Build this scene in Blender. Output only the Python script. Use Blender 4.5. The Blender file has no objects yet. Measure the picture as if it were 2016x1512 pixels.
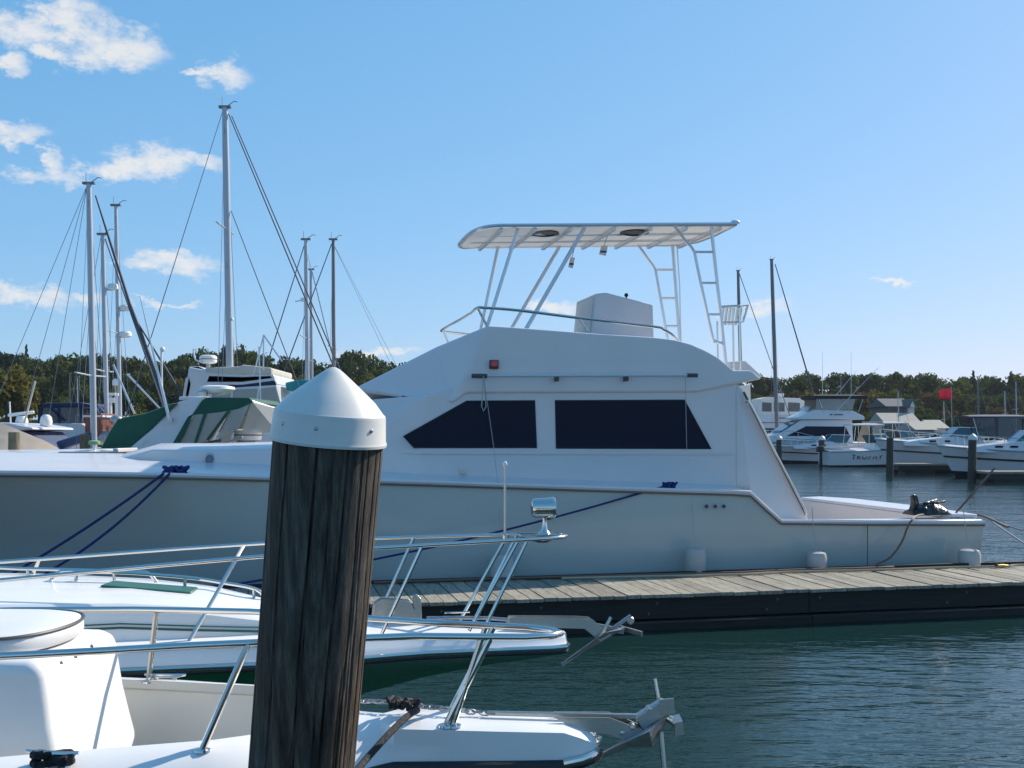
import bpy, bmesh, math, random
from mathutils import Vector, Matrix
R = math.radians
rnd = random.Random(7)
scene = bpy.context.scene
COL = scene.collection

# ------------------------------------------------------------------ camera
F, HX, HY, CH = 2100.0, 1008.0, 855.0, 2.1      # focal length (px of the 2016 px photo), principal column, horizon row, eye height
cam = bpy.data.cameras.new('camera')
cam.lens = 36.0 * F / 2016.0
cam.sensor_width = 36.0
cam.shift_y = (HY - 756.0) / 2016.0
cam.clip_start = 0.05
cam.clip_end = 5000
camo = bpy.data.objects.new('camera', cam)
camo.location = (0, 0, CH)
camo.rotation_euler = (R(90), 0, 0)
COL.objects.link(camo)
scene.camera = camo

# ------------------------------------------------------------------ light
SUN = Vector((1.14, 0.87, 1.02)).normalized()      # towards the sun: behind the yacht, to the right
SUN_EL = math.asin(SUN.z)
SUN_AZ = math.atan2(SUN.x, SUN.y)                   # clockwise from +Y
sl = bpy.data.lights.new('sun', 'SUN')
sl.energy = 5.0
sl.angle = R(0.5)
sl.color = (1.0, 0.91, 0.77)
so = bpy.data.objects.new('sun', sl)
so.rotation_euler = (-SUN).to_track_quat('-Z', 'Y').to_euler()
so.location = (30, 25, 40)
COL.objects.link(so)

world = bpy.data.worlds.new('World')
scene.world = world
world.use_nodes = True

def clouds_world():
    nt = world.node_tree
    nt.nodes.clear()
    N = nt.nodes.new
    L = nt.links.new
    def M(op, a, b=None, c=None, clamp=False):
        n = N('ShaderNodeMath'); n.operation = op; n.use_clamp = clamp
        for i, x in enumerate((a, b, c)):
            if x is None: continue
            if isinstance(x, (int, float)): n.inputs[i].default_value = x
            else: L(x, n.inputs[i])
        return n.outputs[0]
    out = N('ShaderNodeOutputWorld'); bg = N('ShaderNodeBackground')
    sky = N('ShaderNodeTexSky'); sky.sky_type = 'NISHITA'; sky.sun_disc = False
    sky.sun_elevation = SUN_EL; sky.sun_rotation = SUN_AZ
    sky.altitude = 0; sky.air_density = 1.0; sky.dust_density = 0.5; sky.ozone_density = 2.6
    tc = N('ShaderNodeTexCoord')
    sp = N('ShaderNodeSeparateXYZ'); L(tc.outputs['Generated'], sp.inputs[0])
    az = M('ARCTAN2', sp.outputs[0], sp.outputs[1])
    el = M('ARCSINE', sp.outputs[2])
    # wispy outline: warp the angles with fractal noise before testing the cloud bodies
    cb = N('ShaderNodeCombineXYZ'); L(az, cb.inputs[0]); L(el, cb.inputs[1])
    def V(op, a_, b_, c_=None):
        n = N('ShaderNodeVectorMath'); n.operation = op
        for i, x in enumerate((a_, b_, c_)):
            if x is None: continue
            if isinstance(x, tuple): n.inputs[i].default_value = x
            else: L(x, n.inputs[i])
        return n
    n1 = N('ShaderNodeTexNoise'); n1.inputs['Scale'].default_value = 30; n1.inputs['Detail'].default_value = 5; n1.inputs['Roughness'].default_value = 0.66
    L(V('MULTIPLY', cb.outputs[0], (1, 1.6, 0)).outputs[0], n1.inputs['Vector'])
    pos = V('MULTIPLY_ADD', n1.outputs['Color'], (.050, .040, 0), V('ADD', cb.outputs[0], (-.025, -.020, 0)).outputs[0]).outputs[0]
    bodies = [  # px, py, half width, half height (direction of each cloud body)
        (40, 60, 66, 32), (140, 22, 66, 26), (180, 78, 100, 34), (255, 95, 72, 32), (95, 103, 50, 12), (165, 118, 44, 20), (30, 135, 24, 22),
        (395, 143, 46, 9), (446, 148, 48, 27), (30, 258, 60, 20), (95, 346, 64, 20), (100, 320, 22, 24),
        (250, 338, 90, 18), (312, 318, 78, 32), (395, 320, 50, 20), (335, 518, 100, 22), (60, 588, 80, 21), (165, 588, 34, 13),
        (330, 594, 60, 6), (1500, 605, 56, 14), (1095, 610, 52, 14), (1762, 555, 40, 6),
        (740, 690, 90, 9), (-260, 180, 150, 50), (-900, 300, 240, 60), (2700, 260, 160, 40)]
    d = None
    for px, py, w, h in bodies:
        a = math.atan((px - HX) / F)
        e = math.atan((HY - py) / F * math.cos(a))
        w, h = w / F * 1.3, h / F * 1.4
        q = V('MULTIPLY_ADD', pos, (1 / w, 1 / h, 0), (-a / w, -e / h, 0)).outputs[0]
        v = V('DOT_PRODUCT', q, q).outputs['Value']
        d = v if d is None else M('MINIMUM', d, v)
    m = M('SUBTRACT', M('ADD', 1.0, M('MULTIPLY', n1.outputs['Fac'], 2.6)), M('ADD', d, 1.42))
    mr = N('ShaderNodeMapRange'); mr.interpolation_type = 'SMOOTHSTEP'
    mr.inputs['From Min'].default_value = 0.0; mr.inputs['From Max'].default_value = 1.15
    mr.inputs['To Max'].default_value = 0.86
    L(m, mr.inputs['Value'])
    front = M('GREATER_THAN', sp.outputs[2], 0.0)
    mask = M('MULTIPLY', mr.outputs[0], front)
    mix = N('ShaderNodeMix'); mix.data_type = 'RGBA'
    sc_ = N('ShaderNodeSeparateColor'); cc_ = N('ShaderNodeCombineColor'); L(sky.outputs[0], sc_.inputs[0])
    for i in range(3):                       # the photograph's tone response, the same for the whole sky
        L(M('MULTIPLY', M('POWER', sc_.outputs[i], SKY_GAMMA[i]), SKY_TINT[i]), cc_.inputs[i])
    L(mask, mix.inputs['Factor']); L(cc_.outputs[0], mix.inputs['A'])
    mix.inputs['B'].default_value = (CLOUD * 1.0, CLOUD * 0.985, CLOUD * 0.965, 1)
    L(mix.outputs['Result'], bg.inputs['Color'])
    bg.inputs['Strength'].default_value = SKY_STRENGTH
    L(bg.outputs[0], out.inputs[0])
SKY_STRENGTH = 0.085
SKY_GAMMA = (0.82, 0.48, 0.40)
SKY_TINT = (1.2, 2.75, 4.3)
CLOUD = 8.8
clouds_world()

vs = scene.view_settings
vs.view_transform = 'Standard'; vs.look = 'None'; vs.exposure = 0.25; vs.gamma = 1.0; vs.use_curve_mapping = False
scene.render.engine = 'CYCLES'

# ------------------------------------------------------------------ helpers
def W(px, py, D):
    """photo pixel + distance along the view axis -> world point"""
    return Vector(((px - HX) / F * D, D, CH + (HY - py) / F * D))
def Wz(px, py, z):
    return W(px, py, (CH - z) * F / (py - HY))
def lerp(a, b, t): return a + (b - a) * t
def interp(tab, x):
    if x <= tab[0][0]: return tab[0][1]
    for (x0, y0), (x1, y1) in zip(tab, tab[1:]):
        if x <= x1: return lerp(y0, y1, (x - x0) / (x1 - x0))
    return tab[-1][1]
def smooth_path(pts, n=6):
    """Catmull-Rom through pts"""
    pts = [Vector(p) for p in pts]
    P = [2 * pts[0] - pts[1]] + pts + [2 * pts[-1] - pts[-2]]
    out = []
    for i in range(1, len(P) - 2):
        a, b, c, d = P[i - 1:i + 3]
        for k in range(n):
            t = k / n
            out.append(0.5 * ((2 * b) + (c - a) * t + (2 * a - 5 * b + 4 * c - d) * t * t + (3 * b - a - 3 * c + d) * t ** 3))
    out.append(pts[-1])
    return out
def sag(p, q, s, n=20):
    p, q = Vector(p), Vector(q)
    return [p.lerp(q, i / n) - Vector((0, 0, s * 4 * (i / n) * (1 - i / n))) for i in range(n + 1)]

class MB:
    def __init__(s): s.v = []; s.f = []
    def add(s, vs_, fs):
        o = len(s.v); s.v += [Vector(v) for v in vs_]; s.f += [tuple(i + o for i in f) for f in fs]; return s
    def box(s, c, d, m=None):
        c = Vector(c); hx, hy, hz = d[0] / 2, d[1] / 2, d[2] / 2
        vs_ = [Vector((x, y, z)) for z in (-hz, hz) for y in (-hy, hy) for x in (-hx, hx)]
        if m is not None: vs_ = [m @ v for v in vs_]
        return s.add([c + v for v in vs_], [(0, 2, 3, 1), (4, 5, 7, 6), (0, 1, 5, 4), (2, 6, 7, 3), (0, 4, 6, 2), (1, 3, 7, 5)])
    def bar(s, p, q, w, h, up=(0, 0, 1)):
        p, q = Vector(p), Vector(q); d = (q - p); L = d.length; d.normalize()
        side = d.cross(Vector(up)); side.normalize(); u = side.cross(d)
        m = Matrix((side, d, u)).transposed()
        return s.box((p + q) / 2, (w, L, h), m)
    def tube(s, pts, r, n=8, closed=False, flat=1.0):
        pts = [Vector(p) for p in pts]
        rr = r if isinstance(r, (list, tuple)) else [r] * len(pts)
        rings = []; prev = None
        for i, p in enumerate(pts):
            if closed: t = pts[(i + 1) % len(pts)] - pts[i - 1]
            elif i == 0: t = pts[1] - p
            elif i == len(pts) - 1: t = p - pts[-2]
            else: t = pts[i + 1] - pts[i - 1]
            if t.length < 1e-9: t = Vector((0, 0, 1))
            t.normalize()
            if prev is None:
                a = Vector((0, 0, 1)) if abs(t.z) < 0.9 else Vector((1, 0, 0))
                x = t.cross(a); x.normalize()
            else:
                x = prev - t * prev.dot(t)
                if x.length < 1e-6: x = t.orthogonal()
                x.normalize()
            prev = x; y = t.cross(x)
            rings.append([p + (x * math.cos(2 * math.pi * k / n) + y * math.sin(2 * math.pi * k / n) * flat) * rr[i] for k in range(n)])
        return s.loft(rings, cap=not closed, loop=closed)
    def loft(s, rings, cap=True, loop=False, ring_closed=True):
        n = len(rings[0]); m = len(rings); o = len(s.v)
        for r in rings: s.v += [Vector(v) for v in r]
        for i in range(m if loop else m - 1):
            a = o + i * n; b = o + ((i + 1) % m) * n
            for k in range(n if ring_closed else n - 1):
                k2 = (k + 1) % n
                s.f.append((a + k, a + k2, b + k2, b + k))
        if cap and not loop and ring_closed:
            s.f.append(tuple(o + k for k in range(n))[::-1]); s.f.append(tuple(o + (m - 1) * n + k for k in range(n)))
        return s
    def prism(s, poly, ext):
        poly = [Vector(p) for p in poly]; ext = Vector(ext); n = len(poly)
        return s.add(poly + [p + ext for p in poly], [tuple(range(n))[::-1], tuple(range(n, 2 * n))] + [(k, (k + 1) % n, n + (k + 1) % n, n + k) for k in range(n)])
    def pair(s, a, b):
        """closed solid between two matching outlines"""
        n = len(a)
        return s.add(list(a) + list(b), [tuple(range(n))[::-1], tuple(range(n, 2 * n))] + [(k, (k + 1) % n, n + (k + 1) % n, n + k) for k in range(n)])
    def lathe(s, prof, c=(0, 0, 0), axis=(0, 0, 1), n=20):
        axis = Vector(axis).normalized(); x = axis.orthogonal().normalized(); y = axis.cross(x); c = Vector(c)
        return s.loft([[c + axis * z + (x * math.cos(2 * math.pi * k / n) + y * math.sin(2 * math.pi * k / n)) * max(r, 1e-4) for k in range(n)] for r, z in prof])
    def ball(s, c, r, nu=12, nv=8, sc=(1, 1, 1)):
        prof = [(math.sin(math.pi * i / nv), -math.cos(math.pi * i / nv)) for i in range(nv + 1)]
        o = len(s.v); s.lathe(prof, (0, 0, 0), (0, 0, 1), nu)
        for i in range(o, len(s.v)):
            v = s.v[i]; s.v[i] = Vector(c) + Vector((v.x * r * sc[0], v.y * r * sc[1], v.z * r * sc[2]))
        return s
    def mesh(s, name, mat, smooth=True, angle=38, fix=True):
        me = bpy.data.meshes.new(name)
        me.from_pydata([tuple(v) for v in s.v], [], s.f)
        if fix:
            bm = bmesh.new(); bm.from_mesh(me)
            bmesh.ops.remove_doubles(bm, verts=bm.verts, dist=1e-5)
            bmesh.ops.recalc_face_normals(bm, faces=bm.faces)
            bm.to_mesh(me); bm.free()
        if smooth:
            me.polygons.foreach_set('use_smooth', [True] * len(me.polygons))
            me.set_sharp_from_angle(angle=R(angle))
        me.materials.append(mat)
        return me
    def build(s, name, mat, parent=None, smooth=True, bevel=0, angle=38, fix=True, label=None):
        o = bpy.data.objects.new(name, s.mesh(name, mat, smooth, angle, fix))
        COL.objects.link(o)
        if bevel:
            b = o.modifiers.new('bevel', 'BEVEL'); b.width = bevel; b.segments = 2; b.limit_method = 'ANGLE'; b.angle_limit = R(30)
            b.harden_normals = False
        if parent is not None: attach(o, parent)
        if label: o['label'] = label
        return o
WORLD = set()
def attach(o, parent):
    o.parent = parent
    if parent.name in WORLD: o.matrix_parent_inverse = parent.matrix_basis.inverted()
def tag(o, label, cat, group=None):
    o['label'] = label; o['category'] = cat
    if group: o['group'] = group
    return o
def thing(name, label, cat, loc=(0, 0, 0), rz=0, group=None, world_space=True):
    o = bpy.data.objects.new(name, None); o.empty_display_size = 0.2
    o.location = loc; o.rotation_euler = (0, 0, rz)
    COL.objects.link(o)
    o.matrix_basis = Matrix.Translation(Vector(loc)) @ Matrix.Rotation(rz, 4, 'Z')
    if world_space: WORLD.add(o.name)
    return tag(o, label, cat, group)
def structure(o): o['kind'] = 'structure'; return o

# ------------------------------------------------------------------ materials
MATS = {}
def mat(name, col, rough=0.5, metal=0.0, spec=0.5, coat=0.0, noise=None, bump=None, trans=0.0, alpha=1.0, rand=0.0, sheen=0.0, streak=None):
    """noise=(scale,(sx,sy,sz),amount,detail) colour mottling; bump=(scale,(sx,sy,sz),strength,dist); rand = per-object brightness spread"""
    m = bpy.data.materials.new(name); m.use_nodes = True
    nt = m.node_tree; N = nt.nodes.new; L = nt.links.new
    b = nt.nodes['Principled BSDF']
    b.inputs['Roughness'].default_value = rough; b.inputs['Metallic'].default_value = metal
    b.inputs['Specular IOR Level'].default_value = spec; b.inputs['Coat Weight'].default_value = coat
    b.inputs['Coat Roughness'].default_value = 0.06
    b.inputs['Base Color'].default_value = (*col, 1)
    if sheen: b.inputs['Sheen Weight'].default_value = sheen
    src = None
    if noise or rand or bump:
        tc = N('ShaderNodeTexCoord')
    if noise:
        sc, st, am, det = noise
        mp = N('ShaderNodeMapping'); mp.inputs['Scale'].default_value = st; L(tc.outputs['Object'], mp.inputs[0])
        if rand:
            oi0 = N('ShaderNodeObjectInfo'); cx = N('ShaderNodeVectorMath'); cx.operation = 'SCALE'
            cc = N('ShaderNodeCombineXYZ'); L(oi0.outputs['Random'], cc.inputs[0]); L(oi0.outputs['Random'], cc.inputs[1]); L(cc.outputs[0], cx.inputs[0]); cx.inputs['Scale'].default_value = 60
            L(cx.outputs[0], mp.inputs['Location'])
        nz = N('ShaderNodeTexNoise'); nz.inputs['Scale'].default_value = sc; nz.inputs['Detail'].default_value = det; nz.inputs['Roughness'].default_value = 0.6
        L(mp.outputs[0], nz.inputs['Vector'])
        mr = N('ShaderNodeMapRange'); mr.inputs['From Min'].default_value = 0.3; mr.inputs['From Max'].default_value = 0.7
        mr.inputs['To Min'].default_value = 1 - am; mr.inputs['To Max'].default_value = 1 + am * 0.6
        L(nz.outputs['Fac'], mr.inputs['Value']); src = mr.outputs[0]
    if rand:
        oi = N('ShaderNodeObjectInfo'); mr2 = N('ShaderNodeMapRange'); mr2.inputs['To Min'].default_value = 1 - rand; mr2.inputs['To Max'].default_value = 1 + rand
        L(oi.outputs['Random'], mr2.inputs['Value'])
        if src is not None:
            mm = N('ShaderNodeMath'); mm.operation = 'MULTIPLY'; L(src, mm.inputs[0]); L(mr2.outputs[0], mm.inputs[1]); src = mm.outputs[0]
        else: src = mr2.outputs[0]
    if src is not None:
        vm = N('ShaderNodeVectorMath'); vm.operation = 'SCALE'; vm.inputs[0].default_value = col; L(src, vm.inputs['Scale'])
        L(vm.outputs[0], b.inputs['Base Color'])
    if bump:
        sc, st, stg, dist = bump
        mp = N('ShaderNodeMapping'); mp.inputs['Scale'].default_value = st; L(tc.outputs['Object'], mp.inputs[0])
        nz = N('ShaderNodeTexNoise'); nz.inputs['Scale'].default_value = sc; nz.inputs['Detail'].default_value = 5; L(mp.outputs[0], nz.inputs['Vector'])
        bp = N('ShaderNodeBump'); bp.inputs['Strength'].default_value = stg; bp.inputs['Distance'].default_value = dist
        L(nz.outputs['Fac'], bp.inputs['Height']); L(bp.outputs[0], b.inputs['Normal'])
    if trans:
        out = nt.nodes['Material Output']
        tr = N('ShaderNodeBsdfTranslucent'); tr.inputs['Color'].default_value = (*col, 1)
        if src is not None: L(vm.outputs[0], tr.inputs['Color'])
        mx = N('ShaderNodeMixShader'); mx.inputs[0].default_value = trans
        L(b.outputs[0], mx.inputs[1]); L(tr.outputs[0], mx.inputs[2]); L(mx.outputs[0], out.inputs['Surface'])
    if alpha < 1: b.inputs['Alpha'].default_value = alpha
    MATS[name] = m
    return m
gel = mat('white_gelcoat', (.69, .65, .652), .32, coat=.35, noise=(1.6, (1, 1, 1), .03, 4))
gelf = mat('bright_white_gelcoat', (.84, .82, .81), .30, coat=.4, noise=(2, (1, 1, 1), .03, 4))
gel2 = mat('white_gelcoat_worn', (.67, .63, .63), .38, coat=.2, noise=(2.5, (1, 1, 2), .07, 5))
cream = mat('cream_gelcoat', (.74, .72, .66), .4, coat=.2, noise=(2, (1, 1, 1), .04, 4))
hullpaint = mat('pale_grey_hull_paint', (.50, .545, .53), .22, coat=.6, noise=(.7, (1, 1, 3), .04, 5), bump=(1.1, (1, 1, .4), .05, .02))
greenhull = mat('dark_green_hull_paint', (.012, .10, .06), .2, coat=.5)
greenstripe = mat('green_stripe', (.03, .13, .10), .35)
blackpaint = mat('black_rubber', (.015, .016, .02), .45)
darkgrey = mat('dark_grey_rubber', (.06, .065, .07), .5)
midgrey = mat('mid_grey_rub_rail', (.15, .15, .15), .45)
greyrub = mat('grey_rub_rail', (.34, .34, .33), .4)
steel = mat('stainless_steel', (.66, .64, .60), .16, metal=1.0)
steel2 = mat('brushed_steel', (.50, .49, .46), .33, metal=1.0, noise=(30, (1, 1, 8), .12, 3))
alu = mat('anodised_aluminium', (.70, .71, .73), .32, metal=.75)
galv = mat('galvanised_steel', (.40, .41, .42), .5, metal=.8, noise=(12, (1, 1, 1), .25, 4))
mastm = mat('painted_mast_aluminium', (.46, .48, .52), .38, metal=.25)
mastdark = mat('dark_mast_aluminium', (.20, .19, .19), .45, metal=.3)
wire = mat('rigging_wire', (.22, .24, .28), .4, metal=.5)
glassdark = mat('black_tinted_glass', (.006, .012, .030), .06, spec=.10)
glassgreen = mat('tinted_windshield_glass', (.04, .10, .11), .06, spec=.8)
plastic = mat('white_plastic', (.80, .80, .78), .42, noise=(5, (1, 1, 1), .03, 3))
cappl = mat('white_piling_cap_plastic', (.66, .64, .61), .36, noise=(14, (1, 1, 2.5), .045, 6))
blackpl = mat('black_plastic', (.02, .02, .022), .4)
redlens = mat('red_lens', (.55, .02, .03), .15, coat=.5)
fend = mat('fender_vinyl', (.46, .45, .43), .45, noise=(4, (1, 1, 1), .12, 4))
cgreen = mat('green_canvas', (.010, .095, .060), .8, sheen=.2, noise=(3, (1, 1, 1), .18, 4))
cnavy = mat('navy_canvas', (.02, .028, .085), .8, sheen=.1, noise=(3, (1, 1, 1), .15, 3))
cblue = mat('blue_canvas', (.055, .085, .17), .75, noise=(4, (1, 1, 1), .2, 3))
cblack = mat('black_canvas', (.018, .018, .021), .8)
ctan = mat('tan_canvas', (.47, .38, .30), .85, noise=(4, (1, 1, 1), .1, 4), bump=(5, (1, 1, 1), .3, .03))
ccream = mat('cream_canvas', (.68, .65, .58), .85, noise=(3, (1, 1, 1), .08, 4), trans=.25)
cteal = mat('teal_canvas', (.01, .22, .25), .8)
cwhite = mat('white_canvas', (.82, .82, .80), .7, trans=.35, noise=(3, (1, 1, 1), .04, 3))
vinylc = mat('cushion_vinyl', (.70, .70, .71), .5, noise=(5, (1, 1, 1), .03, 3))
pink = mat('red_flag_cloth', (.80, .07, .12), .7, trans=.4)
blueRope = mat('blue_rope', (.012, .022, .13), .85, bump=(90, (1, 1, 1), .6, .01))
blackRope = mat('black_rope', (.022, .021, .022), .8, noise=(60, (1, 1, 1), .9, 2), bump=(90, (1, 1, 1), .7, .01))
whiteRope = mat('white_rope', (.42, .42, .40), .8)
hosem = mat('brown_hose', (.17, .085, .06), .5)
hosem2 = mat('tan_hose', (.42, .33, .22), .5)
brass = mat('brass_fitting', (.6, .42, .15), .3, metal=1)
plank = mat('weathered_plank', (.31, .28, .225), .85, rand=.24, noise=(4.5, (11, .8, 4), .50, 9), bump=(6, (14, .8, 6), .7, .016))
fascia = mat('dark_treated_timber', (.022, .018, .016), .8, rand=.12, noise=(3, (.6, 4, 9), .35, 6), bump=(5, (.6, 4, 9), .5, .01))
boltm = mat('rusty_bolt', (.10, .10, .11), .6, metal=.6)
floatm = mat('black_dock_float', (.02, .02, .022), .55, noise=(4, (1, 1, 1), .3, 4))
farpile = mat('far_piling_timber', (.07, .058, .05), .85, noise=(6, (4, 4, .6), .35, 5), bump=(8, (5, 5, .5), .5, .02))
oldpile = mat('green_tinged_piling_timber', (.17, .15, .10), .9, noise=(6, (4, 4, .6), .4, 5), bump=(8, (5, 5, .5), .5, .02))
teak = mat('varnished_wood', (.16, .05, .025), .4)
roofg = mat('grey_shingle_roof', (.12, .12, .13), .85, noise=(6, (1, 1, 4), .2, 3))
rooft = mat('tan_shingle_roof', (.40, .36, .31), .85, noise=(4, (1, 1, 4), .12, 3))
wallw = mat('white_house_wall', (.66, .65, .62), .7)
wallb = mat('brown_shed_wall', (.13, .11, .10), .8)
ground = mat('wooded_bank_earth', (.035, .042, .018), .95, noise=(.08, (1, 1, 1), .4, 6))
bark = mat('bark', (.075, .06, .048), .9, noise=(2, (3, 3, .5), .3, 4))
glow = mat('lamp_lens', (.7, .72, .74), .1, coat=.5)

def clear_vinyl(name, tint, fac):
    m = bpy.data.materials.new(name); m.use_nodes = True; nt = m.node_tree
    b = nt.nodes['Principled BSDF']; b.inputs['Base Color'].default_value = (*tint, 1); b.inputs['Roughness'].default_value = .08
    t = nt.nodes.new('ShaderNodeBsdfTransparent'); mx = nt.nodes.new('ShaderNodeMixShader'); mx.inputs[0].default_value = fac
    nt.links.new(t.outputs[0], mx.inputs[1]); nt.links.new(b.outputs[0], mx.inputs[2]); nt.links.new(mx.outputs[0], nt.nodes['Material Output'].inputs['Surface'])
    return m
vinyl = clear_vinyl('clear_vinyl', (.45, .46, .44), .55)
vinyl_dark = clear_vinyl('smoked_vinyl', (.10, .12, .14), .6)

def leafmat(name, cols, trans=.35):
    m = bpy.data.materials.new(name); m.use_nodes = True; nt = m.node_tree; N = nt.nodes.new; L = nt.links.new
    nt.nodes.remove(nt.nodes['Principled BSDF'])
    oi = N('ShaderNodeObjectInfo'); cr = N('ShaderNodeValToRGB')
    cr.color_ramp.elements[0].color = (*cols[0], 1); cr.color_ramp.elements[1].color = (*cols[-1], 1)
    for i, c in enumerate(cols[1:-1]):
        e = cr.color_ramp.elements.new((i + 1) / (len(cols) - 1)); e.color = (*c, 1)
    L(oi.outputs['Random'], cr.inputs[0])
    tc = N('ShaderNodeTexCoord'); nz = N('ShaderNodeTexNoise'); nz.inputs['Scale'].default_value = 3.2; nz.inputs['Detail'].default_value = 3; L(tc.outputs['Object'], nz.inputs['Vector'])
    mr = N('ShaderNodeMapRange'); mr.inputs['From Min'].default_value = .3; mr.inputs['From Max'].default_value = .7; mr.inputs['To Min'].default_value = .55; mr.inputs['To Max'].default_value = 1.5
    L(nz.outputs['Fac'], mr.inputs['Value'])
    vm = N('ShaderNodeVectorMath'); vm.operation = 'SCALE'; L(cr.outputs[0], vm.inputs[0]); L(mr.outputs[0], vm.inputs['Scale'])
    d = N('ShaderNodeBsdfDiffuse'); t = N('ShaderNodeBsdfTranslucent'); mx = N('ShaderNodeMixShader'); mx.inputs[0].default_value = trans
    L(vm.outputs[0], d.inputs[0]); L(vm.outputs[0], t.inputs[0]); L(d.outputs[0], mx.inputs[1]); L(t.outputs[0], mx.inputs[2]); L(mx.outputs[0], nt.nodes['Material Output'].inputs['Surface'])
    return m
leaf_green = leafmat('green_foliage', [(.050, .074, .026), (.072, .098, .032), (.088, .108, .030), (.058, .082, .036)])
leaf_olive = leafmat('olive_foliage', [(.125, .118, .030), (.15, .13, .034)])
leaf_rust = leafmat('rusty_foliage', [(.13, .078, .044), (.105, .082, .038)])
leaf_dark = leafmat('dark_evergreen_foliage', [(.030, .050, .028), (.042, .060, .030)], .25)

# ------------------------------------------------------------------ water
def make_water():
    m = bpy.data.materials.new('harbour_water'); m.use_nodes = True; nt = m.node_tree; N = nt.nodes.new; L = nt.links.new
    b = nt.nodes['Principled BSDF']
    b.inputs['Base Color'].default_value = (.009, .032, .030, 1); b.inputs['Roughness'].default_value = .045; b.inputs['IOR'].default_value = 1.333
    tc = N('ShaderNodeTexCoord')
    def layer(scale, st, det, rot=0):
        mp = N('ShaderNodeMapping'); mp.inputs['Scale'].default_value = st; mp.inputs['Rotation'].default_value = (0, 0, rot); L(tc.outputs['Object'], mp.inputs[0])
        nz = N('ShaderNodeTexNoise'); nz.inputs['Scale'].default_value = scale; nz.inputs['Detail'].default_value = det; nz.inputs['Roughness'].default_value = .5; L(mp.outputs[0], nz.inputs['Vector'])
        return nz.outputs['Fac']
    def mul(a, k):
        n = N('ShaderNodeMath'); n.operation = 'MULTIPLY'; L(a, n.inputs[0])
        if isinstance(k, (int, float)): n.inputs[1].default_value = k
        else: L(k, n.inputs[1])
        return n.outputs[0]
    def add(a, c):
        n = N('ShaderNodeMath'); n.operation = 'ADD'; L(a, n.inputs[0]); L(c, n.inputs[1]); return n.outputs[0]
    swell = layer(.6, (.5, 1, 1), 2, .15)
    rip = layer(5.2, (.36, 1, 1), 3, .12)
    fine = layer(14, (.4, 1, 1), 3, -.1)
    gust = layer(.16, (1, 1, 1), 2)          # patches of calm and ruffled water
    mr = N('ShaderNodeMapRange'); mr.inputs['From Min'].default_value = .35; mr.inputs['From Max'].default_value = .65; mr.inputs['To Min'].default_value = .5; mr.inputs['To Max'].default_value = 1.2
    L(gust, mr.inputs['Value'])
    h = add(mul(swell, .07), add(mul(mul(rip, mr.outputs[0]), .034), mul(mul(fine, mr.outputs[0]), .011)))
    bp = N('ShaderNodeBump'); bp.inputs['Strength'].default_value = .8; bp.inputs['Distance'].default_value = 1.0
    L(h, bp.inputs['Height']); L(bp.outputs[0], b.inputs['Normal'])
    mb = MB(); mb.add([(-900, -60, 0), (900, -60, 0), (900, 1500, 0), (-900, 1500, 0)], [(0, 1, 2, 3)])
    return structure(mb.build('water', m, smooth=False, fix=False))
make_water()

# ------------------------------------------------------------------ wooded shore
def make_shore():
    mb = MB(); rows = [(118, -.5), (128, .35), (150, 1.2), (185, 3.0), (235, 4.5), (320, 5.0), (900, 5.0)]
    nx = 60; rings = []
    for D, z in rows:
        r = []
        for i in range(nx + 1):
            x = lerp(-700, 700, i / nx)
            k = 1 + .5 * math.exp(-((x + 45) / 60) ** 2)
            r.append((x, D + (6 * math.sin(x * .05) if D < 200 else 0) + max(0, x) * .10, z * (k if z > 0 else 1) + rnd.uniform(-.2, .2) * (z > .3)))
        rings.append(r)
    mb.loft(rings, cap=False, ring_closed=False)
    structure(mb.build('shore_terrain', ground, smooth=True, fix=False))
make_shore()

def crown_mesh(name, m, seed, kind='round', leaves=2300):
    """unit crown: radius about 1, z from 0 to 2; many small leaf-clump faces on uneven lobes"""
    r = random.Random(seed); lobes = []
    if kind == 'conifer':
        for i in range(26):
            t = i / 25; a = i * 2.4; w = .75 * (1 - t) ** .8 + .05
            lobes.append((Vector((math.cos(a) * w * .6, math.sin(a) * w * .6, 2 * t)), w * .55, .35))
    elif kind == 'flat':
        for i in range(15):
            a = r.uniform(0, 6.28); d = r.uniform(.1, .85)
            lobes.append((Vector((math.cos(a) * d, math.sin(a) * d, 1.35 + r.uniform(-.15, .35) - .25 * d)), r.uniform(.22, .38), .55))
    else:
        for i in range(20):
            a = r.uniform(0, 6.28); h = r.uniform(-.75, .85); d = math.sqrt(max(0, 1 - h * h)) * r.uniform(.35, .78)
            lobes.append((Vector((math.cos(a) * d, math.sin(a) * d, 1 + h * .72)), r.uniform(.26, .46), r.uniform(.75, 1)))
    vs_, fs = [], []
    for i in range(leaves):
        c, rad, fl = lobes[r.randrange(len(lobes))]
        n = Vector((r.gauss(0, 1), r.gauss(0, 1), r.gauss(.25, 1))); n.normalize()
        p = c + Vector((n.x, n.y, n.z * fl)) * rad * (r.random() ** .35) * r.uniform(.9, 1.12)
        nn = (n + Vector((r.gauss(0, .6), r.gauss(0, .6), r.gauss(0, .6)))).normalized()
        x = nn.orthogonal().normalized(); x.rotate(Matrix.Rotation(r.uniform(0, 6.28), 3, nn)); y = nn.cross(x)
        s = r.uniform(.045, .105)
        o = len(vs_)
        for k in range(5):
            a = 2 * math.pi * k / 5; q = s * r.uniform(.6, 1.25)
            vs_.append(p + x * math.cos(a) * q + y * math.sin(a) * q * .8)
        fs.append(tuple(range(o, o + 5)))
    mb = MB(); mb.v = vs_; mb.f = fs
    return mb.mesh(name, m, smooth=False, fix=False)
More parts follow.
